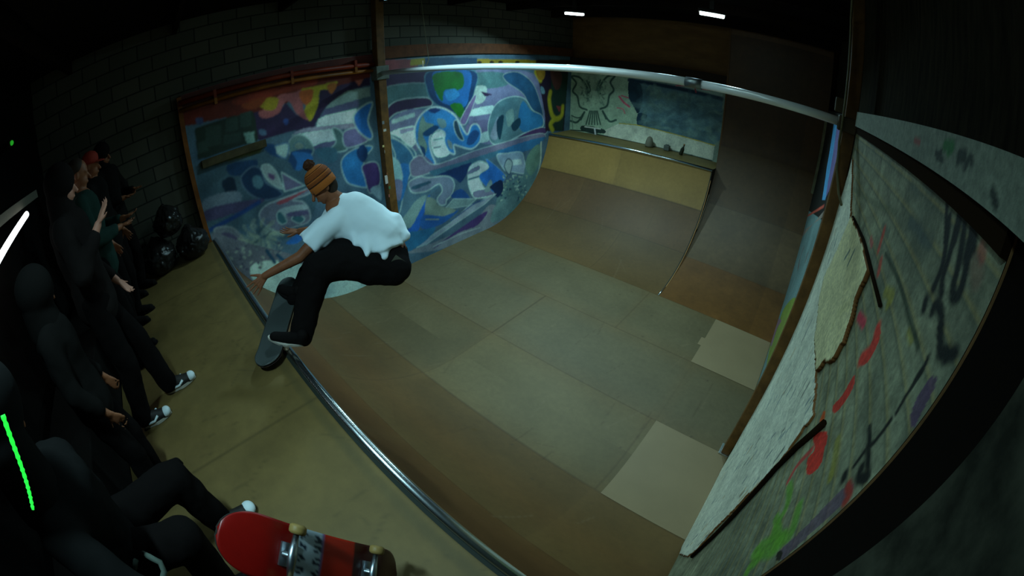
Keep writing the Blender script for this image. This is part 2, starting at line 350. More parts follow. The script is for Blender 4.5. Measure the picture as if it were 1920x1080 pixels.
s(B,[(650,180),(880,170),(910,280),(860,330),(740,330),(720,430),(680,390),(640,290)],(16,80,34)); s(B,[(790,460),(880,450),(915,520),(880,580),(820,520)],(22,86,30)); s(B,[(740,350),(830,320),(870,380),(780,430)],(26,100,156))
s(B,[(880,600),(1000,385),(1020,400),(960,560),(920,640)],(88,76,118),out=OL,ow=.02)
s(B,[(1270,190),(1400,170),(1530,270),(1600,450),(1620,570),(1530,540),(1450,370),(1300,260)],(26,64,98),out=(110,125,130),ow=.03)
s(B,[(1130,640),(1200,460),(1340,390),(1460,410),(1530,510),(1610,560),(1620,660),(1450,720),(1250,820),(1150,790)],(70,98,112),out=OL,ow=.03)
s(B,[(1440,430),(1520,520),(1610,560),(1610,650),(1450,710),(1400,600)],(26,88,134)); s(B,[(1180,650),(1220,570),(1210,770),(1150,750)],(102,112,134)); s(B,[(1340,640),(1410,580),(1420,640),(1380,695),(1350,690)],(10,46,66)); s(B,[(1210,600),(1270,560),(1240,770),(1210,720)],(10,46,66)); s(B,[(1290,540),(1350,500),(1360,600),(1310,660)],(96,118,122))
s(B,[(1370,775),(1500,700),(1630,665),(1650,720),(1440,785)],(60,40,84),out=OL,ow=.02)
s(B,[(230,640),(330,540),(480,500),(600,560),(500,780),(480,880),(330,760),(240,720)],(92,96,128)); s(B,[(260,600),(470,530),(470,570),(260,640)],(130,150,158),False); s(B,[(250,710),(470,655),(480,790),(430,840),(330,760)],WH); s(B,[(330,690),(460,660),(460,690),(340,730)],(120,120,150),False)
s(B,[(470,680),(500,590),(560,520),(640,485),(740,500),(830,560),(880,640),(940,730),(980,650),(1030,640),(1065,710),(1050,800),(980,860),(880,840),(820,825),(830,905),(770,880),(735,790),(740,720),(690,690),(620,720),(600,800),(620,900),(655,995),(600,985),(540,900),(480,800)],(30,98,156),out=(142,158,166),ow=.05)
s(B,[(510,640),(540,560),(570,620),(640,640),(600,690),(540,720),(580,830),(560,900),(500,800)],(82,104,106)); s(B,[(590,510),(650,490),(700,510),(640,540)],(10,42,92)); s(B,[(540,720),(640,650),(685,670),(590,745)],(8,52,92)); s(B,[(670,590),(740,600),(750,660),(700,670)],(80,106,120)); s(B,[(520,830),(560,860),(560,930),(530,880)],(10,50,90))
s(B,[(820,620),(850,605),(880,700),(910,780),(870,770),(830,700)],(28,54,76),out=OL,ow=.025); s(B,[(950,750),(1000,690),(1050,720),(1000,810),(940,820)],(16,60,110)); s(B,[(760,780),(800,800),(810,860),(780,850)],(96,110,120))
s(B,[(625,740),(690,700),(735,725),(735,800),(780,905),(670,935),(615,830)],WH); k(B,[(640,850),(700,840)],(90,90,120),.03); k(B,[(640,780),(720,765)],(90,110,130),.03)
s(B,[(240,750),(330,790),(440,850),(480,920),(430,960),(430,1090),(340,1090),(270,930)],(46,88,116),out=OL,ow=.03); s(B,[(440,980),(520,910),(640,995),(620,1040),(460,1070)],PU)
s(D,[(150,50),(250,80),(340,170),(370,280),(330,380),(280,500),(240,700),(190,720),(160,300),(200,210)],(42,86,122),out=OL,ow=.03); s(D,[(200,300),(330,300),(260,600),(220,500)],(30,92,150)); s(D,[(150,230),(230,260),(260,420),(160,430)],(122,152,162),out=OL,ow=.02); s(D,[(160,430),(260,430),(240,600),(170,560)],(96,96,128))
s(D,[(340,250),(430,200),(560,280),(900,160),(1140,90),(1500,0),(1520,50),(1150,150),(830,250),(500,360),(360,390),(330,320)],(90,88,116),out=OL,ow=.02)
s(D,[(500,345),(850,240),(1160,140),(1180,180),(900,280),(560,395)],(50,88,114),False); s(D,[(1150,150),(1530,30),(1500,90),(1400,150),(1180,210)],(30,86,130)); s(D,[(520,400),(850,270),(870,300),(790,440),(720,400),(600,390),(530,430)],(15,46,92))
s(D,[(330,430),(420,390),(500,400),(620,385),(700,400),(730,470),(700,560),(660,600),(650,640),(600,645),(575,590),(620,520),(600,460),(560,470),(480,520),(360,535),(320,480)],(96,106,132),out=OL,ow=.035); s(D,[(350,480),(500,430),(510,450),(370,505)],(40,72,96))
s(D,[(700,560),(790,500),(870,590),(760,600)],(20,64,120)); s(D,[(720,590),(930,590),(860,650),(740,670),(640,680),(680,640)],(92,112,122),False,OL,.02)
s(D,[(850,400),(870,300),(960,250),(1040,290),(1030,340),(960,370),(970,440),(1010,500),(1095,545),(930,585),(870,510)],WH,out=OL,ow=.035); s(D,[(870,330),(950,290),(950,330),(850,370)],(96,100,130)); s(D,[(900,530),(1010,505),(1090,545),(930,580)],(96,98,128)); k(D,[(860,415),(960,385)],(60,80,110),.04)
s(D,[(1010,230),(1100,290),(1190,390),(1140,470),(1130,540),(1070,525),(970,430),(960,370),(1040,310)],(22,88,160),out=(90,120,140),ow=.02); s(D,[(1000,520),(1050,420),(1070,450),(1050,520)],(100,120,130))
s(D,[(1110,200),(1200,180),(1330,170),(1360,250),(1380,360),(1240,345),(1180,330)],(110,126,150),out=OL,ow=.03); s(D,[(1230,240),(1330,230),(1340,280),(1250,290)],(140,156,166),False); s(D,[(1180,300),(1210,230),(1250,260),(1240,330),(1220,370)],(120,136,146),out=(10,46,76),ow=.04)
s(D,[(1150,480),(1340,380),(1370,300),(1500,100),(1512,230),(1450,430),(1330,640),(1190,760),(1080,820),(1110,600)],(74,102,112)); s(D,[(1400,180),(1490,100),(1490,260),(1420,380),(1370,300)],(80,108,104))
rng = random.Random(2)
for i in range(60):
    a_, b_ = 1140+rng.random()*240, 380+rng.random()*230; k(D,[(a_,b_),(a_+rng.uniform(-14,14),b_+rng.uniform(-12,12))],rng.choice([(130,150,150),(20,50,80),(110,130,120)]),.03)
s(D,[(1050,480),(1150,420),(1170,500),(1120,580),(1080,520)],(6,34,70)); k(D,[(1200,780),(1330,655),(1440,480),(1500,280),(1510,80)],(132,144,142),.05); 
s(D,[(490,570),(505,590),(440,760),(400,880),(290,910),(380,770)],(16,78,156)); s(D,[(300,720),(390,600),(480,560),(420,700),(330,850),(250,800)],(100,122,130)); s(D,[(480,580),(560,600),(590,650),(740,690),(640,750),(480,750)],(98,112,112)); s(D,[(450,740),(640,745),(770,690),(620,815),(440,860)],(22,74,136)); k(D,[(470,775),(590,775)],(110,120,110),.02)
s(D,[(350,1040),(700,800),(850,660),(1105,545),(1000,640),(760,800),(480,1000)],(112,122,142),False,OL,.02); s(D,[(250,1065),(320,900),(400,880),(560,850),(480,960),(330,1060)],(28,86,126)); s(D,[(300,1075),(600,1045),(900,935),(1190,785),(1200,740),(1060,640),(900,800),(600,960)],(98,104,120)); s(D,[(540,1040),(720,900),(1020,700),(940,825),(760,900)],(62,46,98)); k(D,[(540,1020),(800,900),(960,850)],(130,140,150),.02)
s(D,[(1110,640),(1300,560),(1200,740),(1060,800)],(84,110,120)); k(D,[(1000,600),(900,640),(700,790)],(8,50,110),.02)
# low left corner along the near transition, bare white patch
s(PX,[(396,440),(450,452),(560,480),(640,500),(700,500),(600,560),(487,545),(440,520)],(86,90,106)); s(PX,[(470,500),(520,488),(600,500),(700,505),(705,545),(600,575),(512,562),(484,541)],(146,168,168))
rng = random.Random(5)
for i in range(40):
    a_, b_ = 420+rng.random()*110, 455+rng.random()*50; k(PX,[(a_,b_),(a_+rng.uniform(-4,4),b_+rng.uniform(-3,3))],rng.choice([(120,130,130),(60,60,85),(100,110,120)]),.03)
for (a_,b_,c_,d_) in ((520,478,545,500),(500,470,515,492)): k(PX,[(a_,b_),(c_,d_)],(16,60,90),.05)
# mural strip over the far platform: dark with yellow blossoms
s(B,[(1560,130),(1850,150),(1810,700),(1645,700),(1640,540),(1600,330)],(32,18,42),False); s(B,[(1700,160),(1850,190),(1800,700),(1680,690)],(24,44,40),False)
for L_ in ([(1690,350),(1680,420),(1700,540),(1740,590),(1790,560),(1800,480)],[(1720,600),(1690,640),(1710,690)],[(1560,170),(1600,240)]): k(B,L_,(140,128,6),.13)
s(B,[(1560,130),(1640,150),(1630,230),(1580,230)],(120,90,20)); s(B,[(1740,470),(1790,480),(1770,530)],(120,45,50)); s(B,[(1690,160),(1790,180),(1780,300),(1730,320)],(72,40,40)); s(B,[(1600,300),(1630,310),(1640,360),(1610,360)],(80,110,130))
# top strip
s(B,[(150,60),(500,50),(500,120),(150,170)],(98,45,55),False); s(B,[(430,50),(560,45),(560,100),(430,110)],(110,100,10),False); s(B,[(560,40),(1030,40),(1030,110),(560,110)],(10,50,80),False); s(B,[(1030,52),(1560,60),(1560,130),(1030,110)],(120,100,0),False); s(B,[(1560,60),(1900,60),(1900,160),(1560,140)],(50,30,10),False)
for a_ in (1050,1160,1240,1390): s(B,[(a_-20,80),(a_,66),(a_+25,80),(a_,96)],(20,14,4))
P.fillp(np.array([(-.1,3.53),(2.85,3.50),(2.85,3.8),(-.1,3.8)]), (66,20,6)); P.fillp(np.array([(.4,3.56),(1.7,3.53),(2.6,3.5),(2.6,3.56),(.4,3.6)]), (96,50,8)); P.fillp(np.array([(2.9,3.69),(YB,3.69),(YB,3.8),(2.9,3.8)]), (40,18,8))
P.C = blur(P.C, 1); g_ = P.C.mean(-1, keepdims=True); P.C = np.clip((P.C*.92+g_*np.array((.07,.08,.09)))**1.12*1.38, 0, .85)
P.mottle(.45, 1.6, 1, (1.25,1,.8)); P.mottle(.35, 5, 2, (1,1,.9))
lowlimit = prof(np.clip(S, 0, Y0+RAD))[:, None]-.06
ok = (T[None, :] >= np.where(S[:, None] < 0, H-.1, np.where(S[:, None] > YF, H-.1, lowlimit)))
mw = empty('mural_wall', (-.02, 3.6, 0), 'graffiti mural in blue, purple and white with a globe, covering the left end wall of the ramp', 'mural')
gridmesh('painted_boards', S, T, lambda a, b: np.stack([a*0, a, b], -1), P.C, paintmat('mural_paint'), mw, ok, flip=False)
bm = bmesh.new(); box(bm, (-.06,-.06,0), (-.004,YB,3.76)); obj('backing_boards', bm, mat('plywood_edge', (.20,.13,.06), .8, noise_amt=.3), mw)
bm = bmesh.new(); box(bm, (-.06,-.12,H), (.035,-.055,3.74)); tag(obj('edge_trim', bm, mat('orange_trim', (.16,.065,.012), .7, noise_amt=.3), mw), 'orange brown vertical edge trim')
bm = bmesh.new(); a_=on(378,318,0,0); b_=on(486,275,0,0); box(bm, (0,.08,2.74), (.05,b_.y+.1,2.84)); tag(obj('ledge', bm, mat('ledge', (.055,.055,.028), .8, noise_amt=.3), mw), 'narrow ledge under the dark block recess')
# conduits along the top left of the mural
cond = [mat('red_conduit', (.16,.022,.006), .5, noise_amt=.4, scale=3), mat('conduit_orange', (.22,.09,.01), .5, noise_amt=.5, scale=2)]
for i, (z_, r_, lab) in enumerate(((3.64,.035,'upper of two painted conduits along the top of the mural'),(3.545,.026,'lower of two painted conduits along the top of the mural'))):
    bm = bmesh.new(); tube(bm, [(.06,-.1,z_+.02),(.06,1.5,z_),(.06,YP-.08,z_-.05)], r_, 12)
    for yy in (.4,1.5,2.5): box(bm, (0,yy-.02,z_-r_-.015),(.1,yy+.02,z_+r_+.015),0)
    tag(obj('conduit', bm, cond[i]), 'red and orange '+lab, 'pipe', 'conduits along the mural')
bm = bmesh.new(); box(bm, (-.005,YP+.08,3.66),(.05,YB,3.86)); tag(obj('wooden_beam', bm, mat('beam_red_brown', (.085,.035,.014), .8, noise_amt=.3)), 'long red brown beam over the top edge of the mural', 'beam')

# ------------------------------------------------------------------ far end wall above the far platform
J=(980,100,1/4.8)
def bconv(u, v): p = on(u, v, 1, YB); return (p.x, p.z)
S2 = np.linspace(-.06, 3.9, 330); T2 = np.linspace(H-.02, 3.62, 160)
Q = Paint(S2, T2, (70,82,80), 4.2, bconv, (1.1,1,.8)); s=Q.shape; k=Q.stroke
s(J,[(340,100),(960,150),(955,330),(1045,560),(1030,660),(870,640),(860,760),(740,735),(370,690)],(92,108,100),False)
s(J,[(960,230),(1800,400),(1780,780),(1700,830),(1030,640),(1045,545),(950,400)],(48,70,84),False); s(J,[(960,150),(1800,300),(1800,400),(960,230)],(80,96,100),False); k(J,[(960,240),(1380,310),(1790,410)],(4,22,40),.09,False)
s(J,[(960,250),(1060,280),(1080,420),(1040,540),(1000,480),(955,390)],(8,24,38)); s(J,[(1040,540),(1120,560),(1080,640),(1030,640)],(10,30,46))
rng = random.Random(8)
for i in range(150):
    a_, b_ = 1060+rng.random()*720, 300+rng.random()*460
    if b_ > 640+(a_-1030)*.24 or b_ < 260+(a_-960)*.2: continue
    k(J,[(a_,b_),(a_+rng.uniform(-80,80),b_+rng.uniform(-40,46)),(a_+rng.uniform(-120,120),b_+rng.uniform(-50,50))],rng.choice([(62,84,92),(38,58,70),(72,92,90),(30,48,60)]),rng.uniform(.05,.14),alpha=.4)
s(J,[(870,630),(1030,650),(1730,830),(1710,960),(870,770),(730,735),(740,690)],(146,160,122),False); k(J,[(870,630),(1030,645),(1300,710),(1730,830)],(110,100,30),.02,False)
k(J,[(430,690),(560,700),(740,745),(1000,800),(1300,870),(1700,970)],(14,18,16),.03,False)
INK=(28,46,44)
for sx in (1,-1):      # dark winged figure sprayed on the pale board
    m_=lambda L: [(640+sx*(a-640)*(1 if sx>0 else 1.05), b+(0 if sx>0 else 8)) for a,b in L]
    k(J,m_([(700,500),(760,470),(780,380),(820,330),(790,260),(830,200),(760,210),(700,290),(690,340)]),INK,.05); k(J,m_([(700,240),(670,320),(700,360)]),INK,.04)
    k(J,m_([(720,520),(780,610),(840,600)]),INK,.05); k(J,m_([(720,520),(750,590)]),INK,.04)
rng = random.Random(12)
for cx_,cy_ in ((575,340),(695,330)):     # mottled feathers inside the two lobes
    for i in range(46):
        a_ = rng.uniform(0,6.28); r_ = rng.uniform(0,1); x_ = cx_+62*r_*math.cos(a_); y_ = cy_+150*r_*math.sin(a_); k(J,[(x_,y_),(x_+rng.uniform(-16,16),y_+rng.uniform(-26,26))],rng.choice([(52,72,68),(70,88,80),(40,58,56)]),rng.uniform(.02,.045),alpha=.7)
k(J,[(630,150),(625,260),(640,380),(632,450)],(98,114,106),.10,alpha=.8)
for a_ in range(570,710,26): k(J,[(a_*.5+320,520),(a_,640)],INK,.035,False)
s(J,[(540,650),(720,680),(730,720),(540,700)],(18,30,30)); k(J,[(560,660),(700,680)],(120,130,126),.03); k(J,[(648,680),(655,735)],(130,140,136),.04)
k(J,[(870,390),(910,440),(960,480)],(150,50,70),.05); k(J,[(890,380),(950,400)],(150,50,70),.03); k(J,[(850,490),(900,500),(920,540)],(120,70,80),.03); k(J,[(1380,290),(1450,290)],(110,60,70),.03); k(J,[(1550,310),(1560,350)],(90,30,40),.03); k(J,[(1600,320),(1690,330)],(120,70,80),.03)
k(J,[(440,560),(490,580),(540,570)],INK,.03); k(J,[(445,570),(450,680)],(60,76,70),.02)
Q.mottle(.3, 1.5, 3); Q.mottle(.3, 7, 4)
bw = empty('platform_back_wall', (1.9, YB+.03, H), 'pale board with a dark winged figure beside a grey streaked panel and low cream strip, behind the far platform', 'painted wall')
gridmesh('painted_boards', S2, T2, lambda a, b: np.stack([a, a*0+YB, b], -1), Q.C, paintmat('mural_paint'), bw, None, flip=False)
bm = bmesh.new(); box(bm, (-.06,YB+.004,0),(3.9,YB+.10,3.62)); obj('backing_boards', bm, mat('plywood_edge', (0,0,0)), bw)
bm = bmesh.new(); box(bm, (-.0,YB-.07,3.46),(3.88,YB+.1,3.64)); tag(obj('wooden_beam', bm, mat('beam_dark', (.022,.014,.008), .8)), 'dark wooden beam under the brown boards at the far end', 'beam')
# ================================================================== MINI RAMP
SE = RAD*math.asin(LT/RAD)
def s2y(s_):
    s_ = np.asarray(s_, float)
    return np.where(s_ < 0, LT+RAD*np.sin(np.maximum(s_, -SE)/RAD), np.where(s_ <= FLAT, LT+s_, Y0+RAD*np.sin(np.clip(s_-FLAT, 0, SE)/RAD)))
def s2z(s_):
    s_ = np.asarray(s_, float)
    return np.where(s_ < 0, RAD*(1-np.cos(np.maximum(s_, -SE)/RAD)), np.where(s_ <= FLAT, 0, RAD*(1-np.cos(np.clip(s_-FLAT, 0, SE)/RAD))))
def offs(a, d):       # point just under the riding surface, measured along its normal
    y, z = float(s2y(a)), float(s2z(a)); cy = LT if a < 0 else (Y0 if a > FLAT else y); n = Vector((y-cy, z-RAD)).normalized(); return y+n.x*d, z+n.y*d
ramp = empty('mini_ramp', (3, 3.6, -.02), 'wooden half pipe of worn brown sheets with steel coping along both platforms', 'skate ramp')
surf = paintmat('ramp_sheet', rough=.55, bump=.08, scale=14, grime=.14, spec=.3)
rowsS = [-SE, -1.87, -.649, .578, 1.794, 3.028, 4.25, 5.20, FLAT+SE]
seamx = {0:[1.2,3.6], 1:[2.47,4.9], 2:[2.484,4.93], 3:[.05,2.484,4.996], 4:[1.3,3.75], 5:[2.53,4.955], 6:[1.25,3.0], 7:[1.9]}
tones = {0:(74,54,28), 1:(80,67,40), 2:(86,82,60), 3:(88,86,67), 4:(86,84,65), 5:(78,66,42), 6:(88,70,46), 7:(132,114,66)}
def ramp_paint(S, T):
    P = Paint(S, T, (84,72,48), 1.12, lambda u, v: (u, v)); rng = np.random.default_rng(7)
    for r in range(len(rowsS)-1):
        t0, t1 = rowsS[r], rowsS[r+1]; xs = [-.1]+seamx[min(r,7)]+[W+.1]
        for a, b in zip(xs, xs[1:]):
            c = np.array(tones[min(r,7)])*rng.uniform(.93, 1.07); P.fillp(np.array([(a,t0),(b,t0),(b,t1),(a,t1)]), tuple(c))
    P.mottle(.22, .7, 11, (1,1.05,1.2)); P.mottle(.10, 3, 12)
    for t in rowsS[1:-1]:      # dusty, worn bands along the long joints
        P.linep(np.array([(0,t),(W,t)]), (92,76,44), .22, alpha=.28, soft=1.6)
        P.linep(np.array([(0,t),(W,t)]), (46,34,18), .012 if t > 0 else .014, alpha=.95 if t in (-.649,) else .4)
    P.linep(np.array([(0,5.2),(W,5.2)]), (40,34,20), .02, alpha=.5)
    for r in range(len(rowsS)-1):
        for x in seamx[min(r,7)]:
            P.linep(np.array([(x,rowsS[r]),(x,rowsS[r+1])]), (96,82,54), .12, alpha=.2, soft=1.5)
            P.linep(np.array([(x,rowsS[r]),(x,rowsS[r+1])]), (46,36,20), .012, alpha=.6 if r in (1,3) else .3)
    P.linep(np.array([(0,-1.35),(W,-1.35)]), (96,66,30), .30, alpha=.25, soft=1.8)
    for i in range(70):        # scuffs from wheels
        x = rng.uniform(.3, 5.6); y = rng.uniform(-2, 4.5); L = rng.uniform(.1, .7); a = rng.normal(0, .5)+math.pi/2
        P.linep(np.array([(x,y),(x+L*math.cos(a),y+L*math.sin(a))]), (104,98,80) if i % 2 else (52,38,20), rng.uniform(.008,.02), alpha=.25)
    for i in range(26):
        x = rng.uniform(.5, 5.7); y = rng.uniform(-2, 4); P.linep(np.array([(x,y),(x+.012,y)]), (52,46,34), .022, alpha=.6)
    P.linep(np.array([(3.6,-.9),(3.61,-.89)]), (70,54,12), .05, alpha=.6)
    return P
def ramp_part(name, s0, s1, x0, x1, dx=.02, ds=.016, label=None):
    S = np.linspace(x0, x1, int((x1-x0)/dx)+1); T = np.linspace(s0, s1, int((s1-s0)/ds)+1); P = ramp_paint(S, T)
    o = gridmesh(name, S, T, lambda a, b: np.stack([a, s2y(b), s2z(b)], -1), P.C, surf, ramp)
    if label: o['label'] = label
    return o
ramp_part('near_transition', -SE, 0, 0, W); ramp_part('flat_bottom', 0, FLAT, 0, W); ramp_part('far_transition', FLAT, FLAT+SE, 0, XS, label='curved far side with a strip of fresh yellow board below the coping')
# underside body so the sheets have thickness and stand on the floor
ply = MATS['plywood_edge']
for nm, x0, x1, ss in (('ramp_frame', .0, W, np.linspace(-SE, FLAT, 40)), ('ramp_frame', .0, XS-.02, np.linspace(FLAT, FLAT+SE, 24))):
    bm = bmesh.new(); top = [(x0, *offs(a, .015)) for a in ss]
    poly = top+[(x0, top[-1][1], -.3), (x0, top[0][1], -.3)]; prism(bm, poly, (x1-x0, 0, 0)); obj(nm, bm, ply, ramp)
# fresh patches let into the surface
pm = mat('fresh_patch', (.20,.178,.115), .55, noise_amt=.05, scale=3, bump=.03)
for (x0, x1, s0, s1, lab) in ((4.996, W-.01, -.649, .578, 'pale fresh rectangular patch near the camera'), (4.955, W-.01, 1.80, 3.02, 'pale fresh patch at the foot of the tall section')):
    bm = bmesh.new(); n = 16; ss = np.linspace(s0, s1, n); a = []
    for t in ss: a.append([bm.verts.new((x, float(s2y(t)), float(s2z(t))+.0035)) for x in (x0, x1)])
    bb = [[bm.verts.new(v.co+Vector((0,0,-.02))) for v in r] for r in a]
    for i in range(n-1):
        bm.faces.new((a[i][0], a[i][1], a[i+1][1], a[i+1][0])); bm.faces.new((bb[i+1][0], bb[i+1][1], bb[i][1], bb[i][0]))
        bm.faces.new((a[i][1], bb[i][1], bb[i+1][1], a[i+1][1])); bm.faces.new((a[i+1][0], bb[i+1][0], bb[i][0], a[i][0]))
    bm.faces.new((a[0][0], bb[0][0], bb[0][1], a[0][1])); bm.faces.new((a[-1][1], bb[-1][1], bb[-1][0], a[-1][0]))
    obj('patch_sheet', bm, pm, ramp)['label'] = lab
bm = bmesh.new(); box(bm, (4.90,float(s2y(2.22)),.001),(4.957,float(s2y(2.42)),.004)); obj('patch_sheet', bm, pm, ramp)
# platforms
def deck_paint(x0, x1, y0, y1, seed, tone):
    S = np.linspace(x0, x1, int((x1-x0)/.02)); T = np.linspace(y0, y1, int((y1-y0)/.02)); P = Paint(S, T, tone, .93, lambda u, v: (u, v))
    P.mottle(.22, 1.6, seed, (1,1,1.1)); P.mottle(.12, 7, seed+1); return S, T, P
S, T, P = deck_paint(0, W, -1.5, -.04, 31, (100,92,56))
rng = np.random.default_rng(3)
for i in range(60):
    x = rng.uniform(1, 5.5); y = rng.uniform(-1, -.1); a = rng.uniform(0, 3); L = rng.uniform(.03, .3); P.linep(np.array([(x,y),(x+L*math.cos(a),y+L*math.sin(a))]), (60,58,32), .012, alpha=.35)
for x in (1.25, 3.7): P.linep(np.array([(x,-1.5),(x,0)]), (60,56,30), .012, alpha=.5)
P.linep(np.array([(0,-.10),(W,-.10)]), (60,66,48), .05, alpha=.35)
gridmesh('near_platform', S, T, lambda a, b: np.stack([a, b, a*0+H-.005], -1), P.C, paintmat('platform_sheet', rough=.6, scale=10, grime=.15), ramp)['label'] = 'flat yellowish platform at the near side'
bm = bmesh.new(); box(bm, (0,-1.5,H-.14),(W,-.044,H-.008)); obj('platform_frame', bm, ply, ramp)
S, T, P = deck_paint(0, XS, YF+.045, YB, 41, (110,104,62))
gridmesh('far_platform', S, T, lambda a, b: np.stack([a, b, a*0+H-.005], -1), P.C, MATS['platform_sheet'], ramp)
bm = bmesh.new(); box(bm, (0,YF+.05,H-.14),(XS-.02,YB,H-.008)); obj('platform_frame', bm, ply, ramp)
steel = mat('coping_steel', (.66,.70,.72), .26, 1)
dsteel = mat('dark_angle', (.012,.02,.018), .7, 0)
bm = bmesh.new(); tube(bm, [(0,.004,H-.012),(3,.004,H-.012),(W-.02,.004,H-.012)], .0300, 20); obj('coping', bm, steel, ramp)['label'] = 'worn shiny steel coping pipe of the near platform'
bm = bmesh.new(); tube(bm, [(0,YF-.004,H-.012),(2,YF-.004,H-.012),(XS,YF-.004,H-.012)], .0300, 20); obj('coping', bm, steel, ramp)['label'] = 'steel coping pipe of the far platform'
bm = bmesh.new(); box(bm, (0,-.044,H-.05),(W-.02,-.024,H-.001)); obj('coping_angle', bm, dsteel, ramp)
bm = bmesh.new(); box(bm, (0,YF+.022,H-.05),(XS,YF+.062,H-.001)); obj('coping_angle', bm, dsteel, ramp)
# cut side of the lower section beside the tall one
ys = np.linspace(0, SE, 30)
cur = [(XS, float(Y0+RAD*math.sin(a/RAD)), float(RAD*(1-math.cos(a/RAD)))) for a in ys]
ang = np.linspace(math.acos(max(-1,1-H/RT)), 0, 30)
low = [(XS, Y0+RT*math.sin(a), RT*(1-math.cos(a))-.01) for a in ang]
bm = bmesh.new(); prism(bm, cur+low, (-.018,0,0)); obj('side_panel', bm, mat('side_dark', (.03,.035,.03), .8), ramp)['label'] = 'dark cut side of the lower curve'
bm = bmesh.new()
for off, th, mi in ((0,.028,0),(.038,.026,1)):
    a0 = [(XS+.004, y-.0*1, z-off) for _, y, z in cur[:28]]; a1 = [(XS+.004, y, z-off-th) for _, y, z in reversed(cur[:28])]
    prism(bm, a0+a1, (.008,0,0), mi)
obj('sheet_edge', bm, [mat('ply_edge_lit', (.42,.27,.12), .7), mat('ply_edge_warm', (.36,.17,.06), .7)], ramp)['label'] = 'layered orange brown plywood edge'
bm = bmesh.new(); tube(bm, [cur[0], cur[3]], .012, 6); obj('edge_strip', bm, steel, ramp)
bm = bmesh.new(); q = [(XS+.014, Y0+RT*math.sin(a)-.05, RT*(1-math.cos(a))+.03) for a in np.linspace(.72,1.02,8)]; tube(bm, q, .007, 6); obj('edge_strip', bm, mat('pale_wood', (.35,.36,.30), .6), ramp)

# tall section: a thing of its own
tall = empty('tall_quarter_pipe', (4.9, 7, 0), 'tall dark brown quarter pipe with vertical top, right of the lower far platform', 'skate ramp')
S = np.linspace(XS, W, 105); T = np.linspace(0, RT*math.pi/2+ZC-RT, 330); P = Paint(S, T, (66,50,28), 1.7, lambda u, v: (u, v))
for (t0, t1, c) in ((0,1.22,(72,52,24)),(1.22,2.5,(66,57,40)),(2.5,3.7,(58,46,26)),(3.7,6,(50,36,16))):
    for x0, x1, g in ((XS,5.0,1),(5.0,5.55,.97),(5.55,W,1.06)): P.fillp(np.array([(x0,t0),(x1+.1,t0),(x1+.1,t1),(x0,t1)]), tuple(np.array(c)*g))
P.mottle(.3, 1, 61); P.mottle(.12, 5, 62)
for t in (1.22,2.5,3.7): P.linep(np.array([(XS,t),(W,t)]), (40,30,16), .015, alpha=.5)
TA = RT*math.pi/2
gridmesh('riding_surface', S, T, lambda a, b: np.stack([a, Y0+np.where(b < TA, RT*np.sin(np.minimum(b,TA)/RT), RT), np.where(b < TA, RT*(1-np.cos(np.minimum(b,TA)/RT)), RT+b-TA)], -1), P.C, paintmat('tall_sheet', rough=.5, scale=10, grime=.2), tall)
bm = bmesh.new(); an = np.linspace(0, math.pi/2, 24)
poly = [(XS+.0, Y0+(RT+.012)*math.sin(a), RT-(RT+.012)*math.cos(a)) for a in an]+[(XS, YT+.012, ZC), (XS, YT+.07, ZC), (XS, YT+.07, -.3), (XS, Y0, -.3)]
prism(bm, poly, (W-XS,0,0)); obj('ramp_frame', bm, ply, tall)
bm = bmesh.new(); box(bm, (XS-.03,YT-.01,H),(XS,YB+.12,ZC)); obj('return_panel', bm, mat('brown_return', (.10,.06,.025), .7), tall)

# little things left on the far platform
bm = bmesh.new(); c = on(1217,275,2,H)
lathe(bm, (c.x, c.y, H), (0,0,1), [(.085,0),(.095,.03),(.085,.12),(.06,.2),(.025,.235)], 20); tag(obj('traffic_cone_stub', bm, mat('grey_plastic', (.16,.19,.16), .6)), 'rounded grey lump standing on the far platform against the cream strip', 'lump')
bm = bmesh.new(); c = on(1250,282,2,H); box(bm, (c.x-.065,c.y-.05,H),(c.x+.065,c.y+.05,H+.12), bev=.012); lathe(bm, (c.x,c.y,H+.115),(0,0,1),[(.04,0),(.04,.02)],12)
tag(obj('small_box', bm, mat('grey_green_box', (.09,.13,.13), .6)), 'small grey green box on the far platform, between the lump and the dark bottle', 'box')
bt = empty('bottle', (0,0,0), 'dark leaning bottle on the far platform, nearest the tall section', 'bottle'); c = on(1276,290,2,H); bt.location = (c.x, c.y, H)
bm = bmesh.new(); lathe(bm, (c.x,c.y,H),(.25,0,1),[(.04,0),(.043,.02),(.043,.13),(.018,.19),(.016,.235)],16); obj('bottle_body', bm, mat('dark_glass', (.02,.03,.02), .2), bt)
bm = bmesh.new(); lathe(bm, (c.x+.056,c.y,H+.228),(.25,0,1),[(.019,0),(.019,.02)],12); obj('bottle_cap', bm, mat('bottle_cap', (.3,.2,.05), .4), bt)
bpy.data.objects['traffic_cone_stub'].name = 'rounded_lump'

